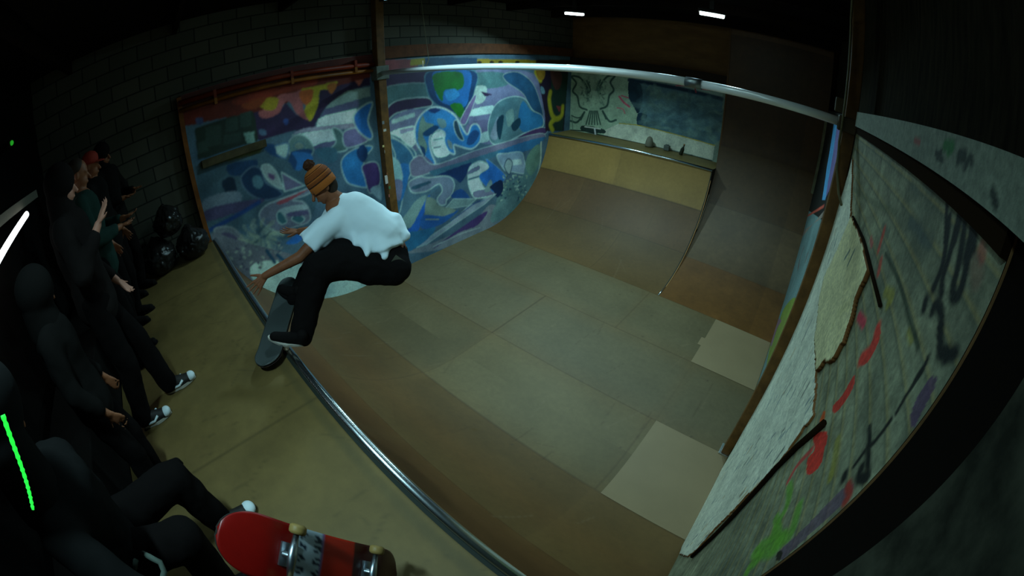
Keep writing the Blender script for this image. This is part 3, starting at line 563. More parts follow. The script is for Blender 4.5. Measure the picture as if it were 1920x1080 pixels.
# ================================================================== RIGHT SIDE WALL
E_=(1440,200,.25); F_=(1440,400,.25); G_=(1340,600,.25); HH=(1240,810,.25)
def rconv(u, v):
    d = ray(u, v); p = CAM+d*((W-CAM[0])/d[0]) if d[0] > 1e-3 else CAM+d*30
    return (float(np.clip(p[1], -1, 9)), float(np.clip(p[2], -1, 5)))
S = np.concatenate([np.linspace(.20, 1.6, 300)[:-1], np.linspace(1.6, 3.0, 130)]); T = np.linspace(-.1, 3.54, 420)
def wallpaint(S, T):
    P = Paint(S, T, (92,106,94), 1.9, rconv); s = P.shape; k = P.stroke
    P.mottle(.55, 2.2, 71, (1.1,1,.9)); P.mottle(.6, 12, 72)
    for z in np.arange(.1, 3.44, .078):     # narrow horizontal boards
        P.linep(np.array([(.2,z),(3,z+.004)]), (120,116,62), .012, alpha=.35); P.linep(np.array([(.2,z-.012),(3,z-.008)]), (50,62,56), .012, alpha=.5)
    # sprayed scrawls
    K=(2,8,10)
    for L_, w_ in (([(1360,30),(1340,200),(1310,380),(1260,520),(1240,560)],0.0158),([(1430,20),(1400,150),(1350,350),(1310,480),(1300,600)],0.0158),
                   ([(1480,30),(1460,200),(1420,420),(1390,540),(1390,620),(1430,610),(1470,480),(1510,250),(1550,60)],0.0180),([(1540,0),(1530,160),(1490,320)],0.0225)):
        k(F_, L_, K, w_*1.8)
    k(E_, [(1350,640),(1340,780),(1330,1000)], K, 0.0240); k(E_, [(1430,700),(1450,780),(1400,1000)], K, 0.0320); k(E_, [(1540,760),(1560,800),(1540,1060)], K, 0.0320)
    k(F_, [(1180,660),(1170,710)], K, 0.0320); k(F_, [(1230,740),(1250,690),(1290,710),(1300,800),(1290,980)], K, 0.0280)
    k(F_, [(1290,1040),(1340,1060),(1400,1050)], K, 0.0320); k(G_, [(1680,60),(1690,180)], K, 0.0200); k(G_, [(1700,240),(1740,240),(1730,290)], K, 0.0240); k(G_, [(1600,280),(1570,350),(1520,420),(1480,500)], K, 0.0160); k(G_, [(1560,380),(1440,560),(1360,700)], K, 0.0144)
    k(G_, [(1320,750),(1240,860),(1170,930),(1160,800)], K, 0.0160); k(G_, [(1160,800),(1150,1000)], K, 0.0160); k(HH, [(1550,100),(1550,340)], K, 0.0200); k(HH, [(1520,150),(1440,260)], K, 0.0160); k(HH, [(1500,270),(1480,340),(1530,350)], K, 0.0320); k(HH, [(1375,320),(1370,345)], K, 0.0320)
    for (a, b) in ((860,900),(1080,590),(1180,570),(1060,860),(880,350),(1130,920),(760,250)): k(E_ if b<1000 else F_, [(a,b),(a+40,b+60)], (60,76,72), .04, alpha=.6)
    for L_ in ([(1070,60),(1130,110),(1160,180)],[(1180,200),(1220,220)]): k(F_, L_, (50,66,70), .04, alpha=.7)
    R_=(150,46,40)
    k(F_, [(870,130),(850,200),(830,270)], R_, .04, alpha=.7); k(F_, [(845,360),(830,440)], R_, .04, alpha=.7); k(F_, [(770,190),(780,240)], (140,60,70), .03, alpha=.7); k(F_, [(820,870),(800,960),(760,1040),(700,1090)], R_, .05)
    s(G_, [(1210,90),(1245,60),(1230,160),(1160,300),(1110,340),(1090,320),(1150,230)], R_); s(G_, [(1040,420),(1050,470),(1010,560),(950,650),(900,700),(885,650),(960,560)], R_); s(G_, [(780,780),(820,680),(830,720),(800,820)], (150,70,30))
    s(HH, [(1140,30),(1240,0),(1220,150),(1190,250),(1130,310),(1090,310),(1100,200),(1150,130)], (160,42,36)); k(HH, [(1130,130),(1020,250),(950,370)], (140,60,60), .03)
    k(F_, [(680,770),(720,830)], (140,50,70), .04); k(F_, [(1600,260),(1610,320)], (120,50,50), .03, alpha=.6); k(F_, [(1560,380),(1570,470)], (90,60,56), .05, alpha=.4)
    GN=(70,128,40)
    for L_, w_ in (([(960,400),(960,480),(930,580),(860,700),(840,780)],.045),([(1030,560),(1000,680),(960,780),(900,800)],.05),([(740,860),(800,840),(900,800),(850,880),(740,900)],.06),([(700,900),(720,960),(670,1000),(640,1060)],.05),([(860,640),(880,760),(860,860)],.04)): k(HH, L_, GN, w_, alpha=.8)
    k(HH, [(1320,60),(1300,200),(1270,340)], (110,116,20), .035, alpha=.6); k(F_, [(880,590),(930,620),(900,680)], (110,116,20), .04, alpha=.6); k(F_, [(1060,880),(1080,940)], (110,116,20), .03, alpha=.6)
    V=(54,34,78)
    s(G_, [(1600,450),(1640,420),(1660,480),(1560,680),(1500,800),(1460,760),(1500,620)], V, alpha=.8); s(HH, [(1420,390),(1440,440),(1300,600),(1100,780),(950,920),(900,960),(900,880),(1050,740),(1300,480)], (66,56,84), alpha=.8); k(HH, [(1400,400),(1410,470),(1380,520)], (110,40,36), .03)
    s(HH, [(870,900),(910,900),(890,960),(860,960)], (20,24,20))
    k(F_, [(880,300),(940,420),(1000,560),(1060,800),(1130,1000)], (40,54,44), .018); k(E_, [(560,560),(760,700),(960,800)], (60,76,60), .03, alpha=.5)
    return P
P = wallpaint(S, T)
rw = empty('graffiti_side_wall', (W, 1.5, 0), 'peeling pale boarded side wall with black, red and green scrawls, close at the right edge', 'painted wall')
gridmesh('siding', S, T, lambda a, b: np.stack([a*0+W, a, b], -1), P.C, paintmat('side_paint', rough=.7, bump=.9, scale=40, grime=.45), rw, flip=True)
bm = bmesh.new(); box(bm, (W+.004,.20,-.3),(6.05,3.0,3.53)); obj('wall_studs', bm, ply, rw)
# loose sheets nailed on top of the siding: real thickness, ragged edges
def sheet(name, outline, x, th, base, seed, paintf=None, label=None):
    pts_ = np.array([rconv(u, v) for u, v in outline]); rng = np.random.default_rng(seed)
    dense = []
    for a, b in zip(pts_, np.roll(pts_, -1, 0)):
        n = max(2, int(np.hypot(*(b-a))/.03))
        for t in np.arange(n)/n: dense.append(a+(b-a)*t+rng.normal(0, .005, 2))
    dense = np.array(dense); lo, hi = dense.min(0), dense.max(0)
    S = np.arange(lo[0], hi[0]+.008, .008); T = np.arange(lo[1], hi[1]+.01, .01)
    P = Paint(S, T, base, 3.0, rconv); P.mottle(.22, 2, seed); P.mottle(.2, 12, seed+1)
    if paintf: paintf(P)
    M_ = Paint(S, T, (0,0,0), 1, rconv); M_.C[:] = 0; M_.gain = 1; M_.wb = 1; M_.fillp(dense, (255,255,255)); mask = M_.C[..., 0] > .4
    o = gridmesh(name, S, T, lambda a, b: np.stack([a*0+x, a, b], -1), P.C, MATS['side_paint'], rw, mask, flip=True)
    m = o.modifiers.new('thickness', 'SOLIDIFY'); m.thickness = th; m.offset = -1; m.material_offset_rim = 1; o.data.materials.append(mat('raw_edge', (.17,.085,.025), .8))
    if label: o['label'] = label
    return o
def specks(P):
    rng = random.Random(9)
    for i in range(150):
        a = rng.uniform(.85, 2.7); b = rng.uniform(.3, 2.9); P.linep(np.array([(a,b),(a+rng.uniform(-.01,.01),b+rng.uniform(.02,.12))]), rng.choice([(14,26,32),(60,84,96),(60,84,96),(110,100,60),(30,50,70)]), rng.uniform(.008,.022), alpha=.75)
def marks(P):
    k = P.stroke; k(F_, [(640,290),(610,340),(600,355)], (50,70,74), .02); k(F_, [(680,285),(650,350),(625,405)], (50,70,74), .02); k(F_, [(640,700),(560,760),(520,850)], (120,130,100), .05, alpha=.4)
sheet('loose_sheet', [(1596,418),(1602,408),(1622,450),(1636,510),(1626,530),(1612,560),(1606,590),(1590,640),(1566,680),(1548,683),(1536,700),(1532,640),(1541,560),(1550,520),(1575,470)], W-.022, .02, (128,138,116), 5, marks, 'smooth cream sheet with a ragged torn lower edge')
sheet('loose_sheet', [(1600,300),(1596,420),(1560,500),(1541,560),(1532,650),(1533,705),(1530,780),(1500,820),(1465,868),(1400,935),(1345,990),(1305,1035),(1290,1045),(1275,1040),(1290,1000),(1330,930),(1355,880),(1420,760),(1480,640),(1540,480)], W-.012, .035, (126,142,140), 6, specks, 'flaking blue white sheet with dark specks beside the brown column')
# dark strips standing in for the shadow in the cracks between the sheets
bm = bmesh.new(); q = [Vector((W-.012, *rconv(u, v))) for u, v in ((1550,795),(1500,838),(1460,878),(1400,945),(1350,998),(1300,1045))]; tube(bm, q, .013, 6); obj('crack_shade', bm, mat('rail_and_crack_shade', (.012,.008,.004), 1, spec=.03), rw)
bm = bmesh.new(); q = [Vector((W-.01, *rconv(u, v))) for u, v in ((1602,408),(1622,450),(1640,520),(1655,575))]; tube(bm, q, .008, 6); obj('crack_shade', bm, MATS['rail_and_crack_shade'], rw)
# fascia board above
S = np.linspace(-.2, 2.6, 300); T = np.linspace(3.445, 3.545, 14)
P = Paint(S, T, (104,126,120), 1.15, rconv); P.mottle(.25, 3, 81); k = P.stroke
for L_ in ([(1500,460),(1510,400),(1560,400)],[(1520,440),(1560,430)],[(1560,500),(1600,430),(1610,470)],[(1330,380),(1380,440)],[(1340,420),(1370,380)],[(1770,700),(1800,800)]): k(E_, L_, (22,38,34), .02)
k(E_, [(1400,330),(1460,340),(1430,370)], (30,100,50), .03); k(E_, [(1160,280),(1200,300)], (120,70,70), .02)
fa = empty('fascia_board', (W, 1.2, 3.5), 'pale graffiti tagged board running along the top of the side wall', 'board')
gridmesh('board_face', S, T, lambda a, b: np.stack([a*0+W-.03, a, b], -1), P.C, MATS['side_paint'], fa, flip=True)
bm = bmesh.new(); box(bm, (W-.028,-.2,3.445),(6.05,2.6,3.545)); obj('board_core', bm, ply, fa)
bm = bmesh.new(); box(bm, (W-.018,.2,3.40),(W+.0,2.6,3.442)); obj('dark_rail', bm, MATS['rail_and_crack_shade'], fa)

# wall beyond the column
S = np.linspace(3.0, YT, 240); T = np.linspace(-.1, 3.5, 360); P = Paint(S, T, (84,118,128), 1.6, rconv); s=P.shape; k=P.stroke
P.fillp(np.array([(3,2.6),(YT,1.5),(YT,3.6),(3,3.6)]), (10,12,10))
s(E_, [(500,110),(600,110),(590,330),(545,520),(500,540),(425,700),(405,700),(440,480)], (84,84,140), False); s(E_, [(495,110),(520,110),(450,560),(430,700),(405,700),(440,460)], (60,130,190), False)
s(E_, [(500,520),(550,560),(520,680),(470,700),(480,620)], (130,96,10)); s(E_, [(490,510),(560,560),(540,600)], (120,30,50)); s(E_, [(440,740),(500,680),(480,800),(430,800)], (120,60,80))
s(E_, [(260,740),(460,730),(450,800),(260,800)], (110,110,110), False); k(E_, [(280,750),(420,745)], (150,70,60), .04)
s(F_, [(20,1090),(100,760),(180,640),(230,680),(180,860),(110,1090)], (96,124,56)); s(G_, [(380,420),(420,180),(500,0),(560,0),(500,200),(420,400)], (96,120,60)); s(G_, [(420,200),(470,60),(500,0),(440,0)], (104,90,110))
for L_ in ([(270,250),(240,340),(225,420)],[(300,300),(280,360)],[(420,380),(400,500)]): k(F_, L_, (90,60,60), .06)
P.mottle(.3, 2, 91); P.mottle(.2, 9, 92)
fw = empty('teal_side_wall', (W, 5, 0), 'light blue painted side wall beyond the right column, with violet panel above', 'painted wall')
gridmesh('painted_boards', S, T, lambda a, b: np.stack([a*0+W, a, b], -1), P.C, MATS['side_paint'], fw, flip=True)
bm = bmesh.new(); box(bm, (W+.004,3.0,-.3),(6.05,YT,3.5)); obj('wall_studs', bm, ply, fw)
bm = bmesh.new(); box(bm, (W-.05,YT-.30,1.90),(W-.004,YT-.1,3.3)); tag(obj('upright_strip', bm, mat('pale_strip', (.16,.2,.14), .7, noise_amt=.3)), 'narrow pale upright strip in the corner beside the tall quarter pipe', 'post')
# near dark post and the wall behind it
bm = bmesh.new(); box(bm, (W+.004,.022,-.3),(6.055,.195,ZC), bev=.003); tag(obj('wooden_post', bm, mat('near_post', (.004,.0035,.003), 1, spec=.05)), 'black post in the right foreground at the end of the graffiti wall', 'post')
bm = bmesh.new(); box(bm, (W+.0,-2.2,-.3),(6.05,.02,3.44)); tag(obj('side_panel', bm, mat('teal_panel', (.030,.040,.034), .9, noise_amt=.6, scale=9, spec=.1)), 'dim grey green panel behind the black foreground post', 'panel')

# ================================================================== COLUMNS, RAIL, LAMPS
cmat = mat('brown_steel', (.13,.075,.022), .55, .0, noise_amt=.35, scale=7, bump=.1)
def ibeam(bm, x, y, z0, z1, w, d, t=.012):
    box(bm, (x-w/2,y-d/2,z0),(x+w/2,y-d/2+t,z1)); box(bm, (x-w/2,y+d/2-t,z0),(x+w/2,y+d/2,z1)); box(bm, (x-t/2,y-d/2,z0),(x+t/2,y+d/2,z1))
lc = empty('steel_column', (.09, YP, float(prof(YP))), 'brown steel column with stickers standing against the mural', 'column')
bm = bmesh.new(); box(bm, (.005,YP-.07,-.0),(.15,YP+.07,ZC), bev=.008); obj('column_shaft', bm, cmat, lc)
bm = bmesh.new(); box(bm, (-.0,YP-.11,ZP-.10),(.175,YP+.11,ZP+.12), bev=.01); obj('bracket', bm, mat('bracket_grey', (.17,.19,.16), .5, .3, noise_amt=.3), lc)
stk = [((718,230),(.18,.24,.30),.035,.05),((722,244),(.45,.52,.55),.03,.04),((715,275),(.5,.5,.25),.03,.035),((719,285),(.45,.55,.6),.03,.05),((722,328),(.5,.2,.12),.05,.05),((720,338),(.45,.52,.58),.03,.14),((730,352),(.06,.2,.12),.03,.05),((727,368),(.3,.12,.1),.025,.05)]
for i, (q, c, w_, h_) in enumerate(stk):
    p = on(*q, 0, .152); bm = bmesh.new(); box(bm, (.15,max(YP-.065,p.y-w_),p.z-h_/2),(.1525,min(YP+.065,p.y+w_*.7),p.z+h_/2)); obj('sticker', bm, mat('sticker_%s' % 'abcdefgh'[i], c, .5), lc)
rc = empty('steel_column', (5.89, 2.8, 0), 'brown steel column at the right side of the ramp beside the graffiti wall', 'column')
bm = bmesh.new(); box(bm, (5.845,2.72,.0),(5.945,2.84,ZC), bev=.006); obj('column_shaft', bm, cmat, rc)
bm = bmesh.new(); box(bm, (5.82,2.70,0.001),(5.948,2.86,.02), bev=.004); obj('base_plate', bm, steel, rc)
bm = bmesh.new(); box(bm, (5.80,2.70,ZP-.06),(5.948,2.80,ZP+.05), bev=.01); obj('bracket', bm, mat('bracket_brown', (.06,.05,.03), .6), rc)
pr = empty('steel_pipe', (3, YP, ZP), 'long gleaming steel pipe spanning the ramp between the two brown columns', 'pipe')
gl = mat('whitened_pipe', (.96,.97,.97), .25, .12, spec=1.0, wb=False)  # near-white, barely metallic base stands in for the blown-out highlight
bm = bmesh.new(); tube(bm, [(.15,YP,ZP),(3,YP,ZP),(4.62,YP-.04,ZP)], .036, 20); obj('pipe_length', bm, gl, pr)
bm = bmesh.new(); tube(bm, [(4.62,YP-.04,ZP),(5.2,YP-.06,ZP),(5.86,YP-.10,ZP)], .034, 20); obj('pipe_length', bm, gl, pr)
bm = bmesh.new(); tube(bm, [(4.55,YP-.038,ZP),(4.69,YP-.042,ZP)], .043, 20); obj('coupling', bm, mat('coupling', (.25,.27,.27), .45, 1), pr)
bm = bmesh.new(); tube(bm, [(1.18,YP,ZP+.03),(1.18,YP,ZP+.12)], .008, 6); obj('hook', bm, mat('pale_wood', (0,0,0)), pr)
wire = mat('wire', (.10,.11,.06), .6)
bm = bmesh.new(); a_ = [on(790,0,1,YP+.1), on(797,60,1,YP+.1), on(804,112,1,YP+.05)]; tube(bm, a_+[Vector((a_[-1].x, YP, ZP+.03))], .004, 6); tag(obj('wire', bm, wire), 'thin wire hanging from the ceiling to the gleaming pipe near the left column', 'wire')
bm = bmesh.new(); q = [Vector((5.83,2.3,ZC)), Vector((5.83,2.55,4.35)), Vector((5.83,2.69,4.2)), Vector((5.83,2.69,3.8)), Vector((5.83,2.69,3.3)), Vector((5.85,2.66,3.1)), Vector((5.90,2.60,2.95)), Vector((5.93,2.5,2.9))]; tube(bm, q, .010, 8); tag(obj('cable', bm, wire), 'olive cable running down the right column and looping below its bracket', 'cable')
jb = on(1580,200,1,2.86); bm = bmesh.new(); box(bm, (jb.x-.06,2.86,jb.z-.05),(jb.x+.06,2.93,jb.z+.06), bev=.01); tag(obj('junction_box', bm, mat('olive_box', (.06,.055,.03), .7)), 'small brown junction box beside the top of the right column', 'box')
glow2 = mat('tube_glow_soft', (1,1,1), .4, emis=7, emcol=(.6,1,1)); glow = mat('lamp_glow', (1,1,1), .4, emis=12, emcol=(.75,1,1)); lampbody = mat('lamp_body', (.02,.02,.02), .5)
ZL = 4.42
lamps = [(on(1077,26,2,ZL), on(1095,28,2,ZL)-on(1060,25,2,ZL), .33, 'left of the two bright flood lamps seen above the ramp'), (on(1335,28,2,ZL), on(1355,32,2,ZL)-on(1315,25,2,ZL), .34, 'right of the two bright flood lamps seen above the ramp'), (on(742,-6,2,ZL), Vector((.2,.25,0)), .30, 'dimmer lamp cut by the top edge of the photo above the left column'), (Vector((3.3,1.9,ZL)), Vector((1,.0,0)), 3.2, 'unseen lamp above the near ramp, lengthened into a strip to streak the pipe'), (Vector((4.5,-.9,ZL)), Vector((.2,.0,0)), .5, 'added unseen lamp above the near platform, fill for shirt and pipe')]  # last two unseen: strip lamp lengthened for pipe streak, platform lamp added as fill
for i, (p, d, w_, lab) in enumerate(lamps):
    d = Vector((d.x, d.y, 0)).normalized(); rz = math.atan2(d.y, d.x); R_ = Matrix.Rotation(rz, 3, 'Z')
    l = empty('flood_lamp', p, lab, 'lamp')
    bm = bmesh.new(); box(bm, p+Vector((-w_/2-.02,-.06,.02)), p+Vector((w_/2+.02,.06,.07)), rot=R_, bev=.01); box(bm, p+Vector((-.03,-.02,.06)), p+Vector((.03,.02,ZC-p.z))); obj('lamp_housing', bm, lampbody, l)
    bm = bmesh.new(); box(bm, p+Vector((-w_/2,-.045,-.02)), p+Vector((w_/2,.045,.02)), rot=R_, bev=.012); obj('lamp_lens', bm, glow if i < 2 else glow2 if i > 2 else mat('lamp_glow_dim', (1,1,1), .4, emis=3, emcol=(.4,.8,1)), l)
    ld = bpy.data.lights.new('flood', 'AREA'); ld.shape = 'RECTANGLE'; ld.size = w_; ld.size_y = .03 if i == 3 else .1; ld.energy = LAMP_E[i]; ld.color = LAMP_COL
    lo = bpy.data.objects.new('flood_light', ld); COL.objects.link(lo); lo.location = p+Vector((0,0,-.03)); lo.rotation_euler = (LAMP_TILT[i], LAMP_ROLL[i], rz*.0); ld.spread = math.radians(LAMP_SPREAD[i]); lo.parent = l; lo.matrix_parent_inverse = Matrix.Translation(-p)
# tube light over the crowd side
tl = empty('tube_light', (2.4,-1.8,3.33), 'bright white tube light at the left edge behind the spectators', 'lamp')
a_ = on(50,402,1,-1.8); b_ = on(0,482,1,-1.8); dd = (b_-a_).normalized()
bm = bmesh.new(); tube(bm, [a_, a_+dd*1.2], .026, 12); obj('tube', bm, mat('tube_glow', (1,1,1), .4, emis=3.2, emcol=(.9,1,1)), tl)
bm = bmesh.new(); box(bm, a_+Vector((-.55,-.10,.06)), a_+Vector((1.3,-.03,.13))); obj('reflector', bm, mat('fixture_grey', (.12,.14,.13), .6), tl)
bm = bmesh.new(); box(bm, a_+Vector((-.3,-.39,.08)), a_+Vector((-.26,-.10,.12))); obj('bracket', bm, MATS['fixture_grey'], tl)
bm = bmesh.new(); box(bm, a_+Vector((1.0,-.39,.08)), a_+Vector((1.04,-.10,.12))); obj('bracket', bm, MATS['fixture_grey'], tl)
p = on(22,268,1,-1.9); bm = bmesh.new(); box(bm, p+Vector((-.05,-.3,-.03)), p+Vector((.05,-.012,.03))); bx_ = obj('switch_box', bm, black); tag(bx_, 'small black box on the dark wall carrying the tiny green light', 'box')
bm = bmesh.new(); ell(bm, p, (.022,.022,.022))
tag(obj('indicator_light', bm, mat('green_led', (.02,.4,.03), .5, emis=.22, emcol=(.05,1,.05))), 'tiny green indicator light in the dark at the left edge', 'lamp')
# ================================================================== PEOPLE AND BOARDS
skin = mat('skin', (.19,.085,.045), .55, noise_amt=.15, scale=20)
skin2 = mat('skin_pink', (.42,.24,.20), .55)
hairm = mat('hair_dark', (.02,.013,.008), .7)
def finger(sh, base, d, nrm, L, r, curl):
    p = Vector(base); d = Vector(d).normalized(); nrm = Vector(nrm).normalized(); ax = d.cross(nrm).normalized()
    for i, f in enumerate((.45,.30,.25)):
        q = p+d*L*f; sh.append(('c', p, r*(1-.1*i), q, r*(.9-.12*i), 10)); p = q
        d = Matrix.Rotation(curl*(.8 if i == 0 else 1), 3, ax) @ d
def hand(sh, wrist, d, nrm, size=1.0, curl=.45, side=1, spread=.12):
    """palm with four unequal curled fingers and a thumb from its side; nrm = back of hand"""
    w = Vector(wrist); d = Vector(d).normalized(); nrm = Vector(nrm); nrm = (nrm-d*nrm.dot(d)).normalized(); s_ = d.cross(nrm).normalized()*side
    for k_ in (-.03,-.01,.01,.03): sh.append(('c', w+d*.012*size+s_*k_*.55*size, .013*size, w+d*.085*size+s_*k_*size, .0115*size, 10))
    for k_, L in ((-.036,.062),(-.012,.077),(.012,.084),(.036,.075)):
        dd = (d+s_*k_*spread*25*.3).normalized(); finger(sh, w+d*.082*size+s_*k_*size, dd, nrm, L*size, .0088*size, curl)
    finger(sh, w+d*.025*size+s_*.032*size, (d*.75+s_*.75-nrm*.25), nrm, .072*size, .0115*size, curl*.6)
def headshapes(c, F, U, k=1):
    c = Vector(c); F = Vector(F).normalized(); U = Vector(U); U = (U-F*U.dot(F)).normalized(); X = F.cross(U).normalized()
    R_ = Matrix((X, F, U)).transposed(); pt = lambda x, y, z: c+X*x*k+F*y*k+U*z*k
    sh = [('e', pt(0,-.01,.025), (.077*k,.096*k,.095*k), R_), ('e', pt(0,.025,-.045), (.058*k,.062*k,.062*k), R_), ('e', pt(0,.052,-.088), (.027*k,.024*k,.020*k), R_),
          ('c', pt(0,.086,.005), .010*k, pt(0,.110,-.028), .014*k, 8), ('e', pt(.028,.075,.022), (.024*k,.014*k,.010*k), R_), ('e', pt(-.028,.075,.022), (.024*k,.014*k,.010*k), R_),
          ('e', pt(0,.083,-.058), (.024*k,.012*k,.011*k), R_), ('e', pt(.079,-.005,-.008), (.010*k,.018*k,.030*k), R_), ('e', pt(-.079,-.005,-.008), (.010*k,.018*k,.030*k), R_)]
    return sh, R_, pt
def shoe(parent, heel, toe, up, m, solem, w=.05, toecap=None, name='shoe'):
    heel = Vector(heel); toe = Vector(toe); d = (toe-heel).normalized(); L = (toe-heel).length; up = Vector(up); up = (up-d*up.dot(d)).normalized(); s_ = d.cross(up)
    P_ = lambda a, b, c: heel+d*a*L+s_*b+up*c
    o = blob(name, [('c', P_(.14,0,.045), .040, P_(.14,0,.105), .040), ('c', P_(.12,0,.040), .037, P_(.5,.0,.045), .040), ('c', P_(.45,0,.045), .042, P_(.84,.0,.030), .034), ('c', P_(.5,.012,.03), .038, P_(.82,.008,.026), .034), ('c', P_(.3,0,.07), .036, P_(.6,0,.052), .03)], m, parent, .007, 3)
    bm = bmesh.new(); out = []
    for t in np.linspace(0, 2*math.pi, 28, endpoint=False):
        a = .5-.5*math.cos(t); b = math.sin(t)*(.040+.012*math.sin(a*math.pi)*(1 if a > .4 else .3)); out.append(P_(a, b, 0))
    prism(bm, out, up*.022); obj('sole', bm, solem, o)
    if toecap: bm = bmesh.new(); ell(bm, P_(.86,.004,.034), (.05,.05,.05)); bmesh.ops.bisect_plane(bm, geom=bm.verts[:]+bm.edges[:]+bm.faces[:], plane_co=P_(.8,0,0), plane_no=-d, clear_outer=True); \
        [setattr(v, 'co', P_(.86,0,.034)+(v.co-P_(.86,0,.034)).dot(s_)*s_*.88+(v.co-P_(.86,0,.034)).dot(up)*up*.66+(v.co-P_(.86,0,.034)).dot(d)*d*.85) for v in bm.verts]; obj('toe_cap', bm, toecap, o, True)
    return o
def skateboard(name, origin, X, Z, label, topm, botm, wheelm, graphic=False):
    X = Vector(X).normalized(); Z = Vector(Z); Z = (Z-X*Z.dot(X)).normalized(); Y = Z.cross(X); O = Vector(origin); root = empty(name, O, label, 'skateboard')
    Pp = lambda x, y, z: O+X*x+Y*y+Z*z
    def zz(x): a = max(0, abs(x)-.235); return .36*a*a/(a+.05)
    def hw(x): a = abs(x); return .102 if a < .27 else .102*math.sqrt(max(0, 1-((a-.27)/.131)**2.2))
    xs = np.concatenate([np.linspace(-.4,-.27,16), np.linspace(-.26,.26,53), np.linspace(.27,.4,16)]); ys = np.linspace(-1, 1, 25)
    def sheet_(z0, m, nm, par, thick, cfun=None):
        V = []; Cc = []
        G = np.array([[[*Pp(x, y*hw(x), zz(x)+z0+.006*y*y)] for y in ys] for x in xs])
        C = np.array([[lin(cfun(x, y*hw(x))) if cfun else (1,1,1) for y in ys] for x in xs])
        o = gridmesh(nm, xs, ys, lambda a, b: G, C, m, par, flip=thick > 0)
        md = o.modifiers.new('thickness', 'SOLIDIFY'); md.thickness = abs(thick); md.offset = -1; return o
    def art(x, y):      # pale block with dark lettering between two red fields
        if -.145 < x < -.03:
            if x > -.042: return (110,90,130)
            u = (x+.14)/.10; v = (y+.1)/.04; r = int(v); fu, fv = (u*2) % 1, v % 1
            ch = int(u*2)+2*r; bar = fv < .22 or fv > .86
            on_ = (.2 < fu < .8) and not bar and ((ch*7+int(fv*5)*3+int(fu*4)) % 5 < 3)
            return (18,34,54) if on_ else (150,162,170)
        if x <= -.145: return (130,10,5)
        return (175,30,8) if x < .1 else (60,18,14)
    sheet_(0, topm, 'deck', root, .011)
    b = sheet_(-.0125, botm, 'deck_graphic' if graphic else 'deck_underside', root, -.0015, art if graphic else None)
    for sx in (-.178, .178):
        bm = bmesh.new()
        for lo, hi in (((sx-.028,-.04),(sx+.028,.04)),):
            q = [Pp(lo[0],lo[1],-.014), Pp(hi[0],lo[1],-.014), Pp(hi[0],hi[1],-.014), Pp(lo[0],hi[1],-.014)]; prism(bm, q, -Z*.008)
        tube(bm, [Pp(sx,-.075,-.047), Pp(sx,0,-.043), Pp(sx,.075,-.047)], [.009,.016,.009], 10); tube(bm, [Pp(sx,-.105,-.05), Pp(sx,.105,-.05)], .004, 8); cap(bm, Pp(sx-.012,0,-.018), .013, Pp(sx,0,-.045), .012, 10)
        tr = obj('truck', bm, mat('truck_metal', (.42,.46,.50), .35, 1, noise_amt=.2), root)
        for sy in (-1, 1):
            bm = bmesh.new(); lathe(bm, Pp(sx,sy*.074,-.05), Y*sy, [(.008,0),(.019,0),(.0265,.006),(.0275,.012),(.0275,.022),(.0265,.028),(.019,.034),(.009,.031)], 24); obj('wheel', bm, wheelm, tr)
    return root
# ------------------------------------------------ the skater
shoe_blk = mat('black_suede', (.006,.006,.007), .9, spec=.1); sole_g = mat('sole_grey', (.40,.48,.50), .6)
grip = mat('grip_tape', (.035,.055,.065), .5, spec=.6, noise_amt=.1, scale=200)
NOSE = Vector((3.245,-.235,1.81)); TAIL = Vector((2.685,.30,2.04)); AXX = (NOSE-TAIL).normalized(); BC = (NOSE+TAIL)/2; BC = BC+Vector((0,0,-.012))
skateboard('skateboard', BC, AXX, (0,0,1), 'dark grey skateboard in the air over the near coping, under the feet of the skater', grip, mat('deck_bottom', (.03,.02,.02), .5), mat('wheel_white', (.45,.45,.40), .5))
BZ = Vector((0,0,1)); BZ = (BZ-AXX*BZ.dot(AXX)).normalized(); BY = BZ.cross(AXX)
sk = empty('person', (BC.x, BC.y, BC.z), 'skater in white t-shirt and orange striped beanie crouching on a skateboard in mid air', 'person')
sh = []
HC = at(605,350,2.93); FD = (at(560,392,2.90)-HC); hs, HR, hp = headshapes(HC, FD, at(592,298,2.93)-HC, 1.0); sh += hs
NK = at(634,376,2.95); sh += [('c', HC+Vector((0,0,-.03)), .055, NK, .062), ('e', at(640,385,2.95), (.12,.12,.08))]
S1 = at(640,402,2.86); E1 = at(562,482,2.90); W1 = at(497,517,2.98)
sh += [('c', S1, .058, E1, .040), ('c', E1, .042, W1, .027)]
hd = at(474,545,3.01)-W1; hand(sh, W1, hd, CAM-np.array(W1), 1.0, .22, 1, .8)
S2_ = at(618,412,3.08); E2 = at(596,432,3.16); W2 = at(562,434,3.24)
sh += [('c', S2_, .055, E2, .042), ('c', E2, .042, W2, .028)]; hand(sh, W2, at(536,433,3.28)-W2, (0,0,1), 1.0, .25, -1, .7)
sh += [('c', at(735,470,2.93), .11, at(660,400,2.93), .10)]
body = blob('body', sh, skin, sk, .005, 2)
hr = blob('hair', [('e', hp(0,-.045,-.01), (.075,.062,.085), HR), ('e', hp(0,-.03,-.05), (.066,.05,.05), HR)], hairm, sk, .01, 2)
for sx in (-1, 1):
    bm = bmesh.new(); ell(bm, hp(.030*sx,.080,.004), (.012,.012,.012)); obj('eye', bm, mat('eye_dark', (.05,.03,.02), .2), sk)
tw = mat('white_cotton', (.80,.92,.99), .9, spec=.1, wb=False)
def q(u, v, D, r): return (at(u, v, D), r)
TS = [q(643,382,2.95,.085), q(662,398,2.93,.150), q(690,420,2.92,.170), q(714,438,2.92,.170)]
tsh = [('c', a[0], a[1], b[0], b[1], 20) for a, b in zip(TS, TS[1:])]
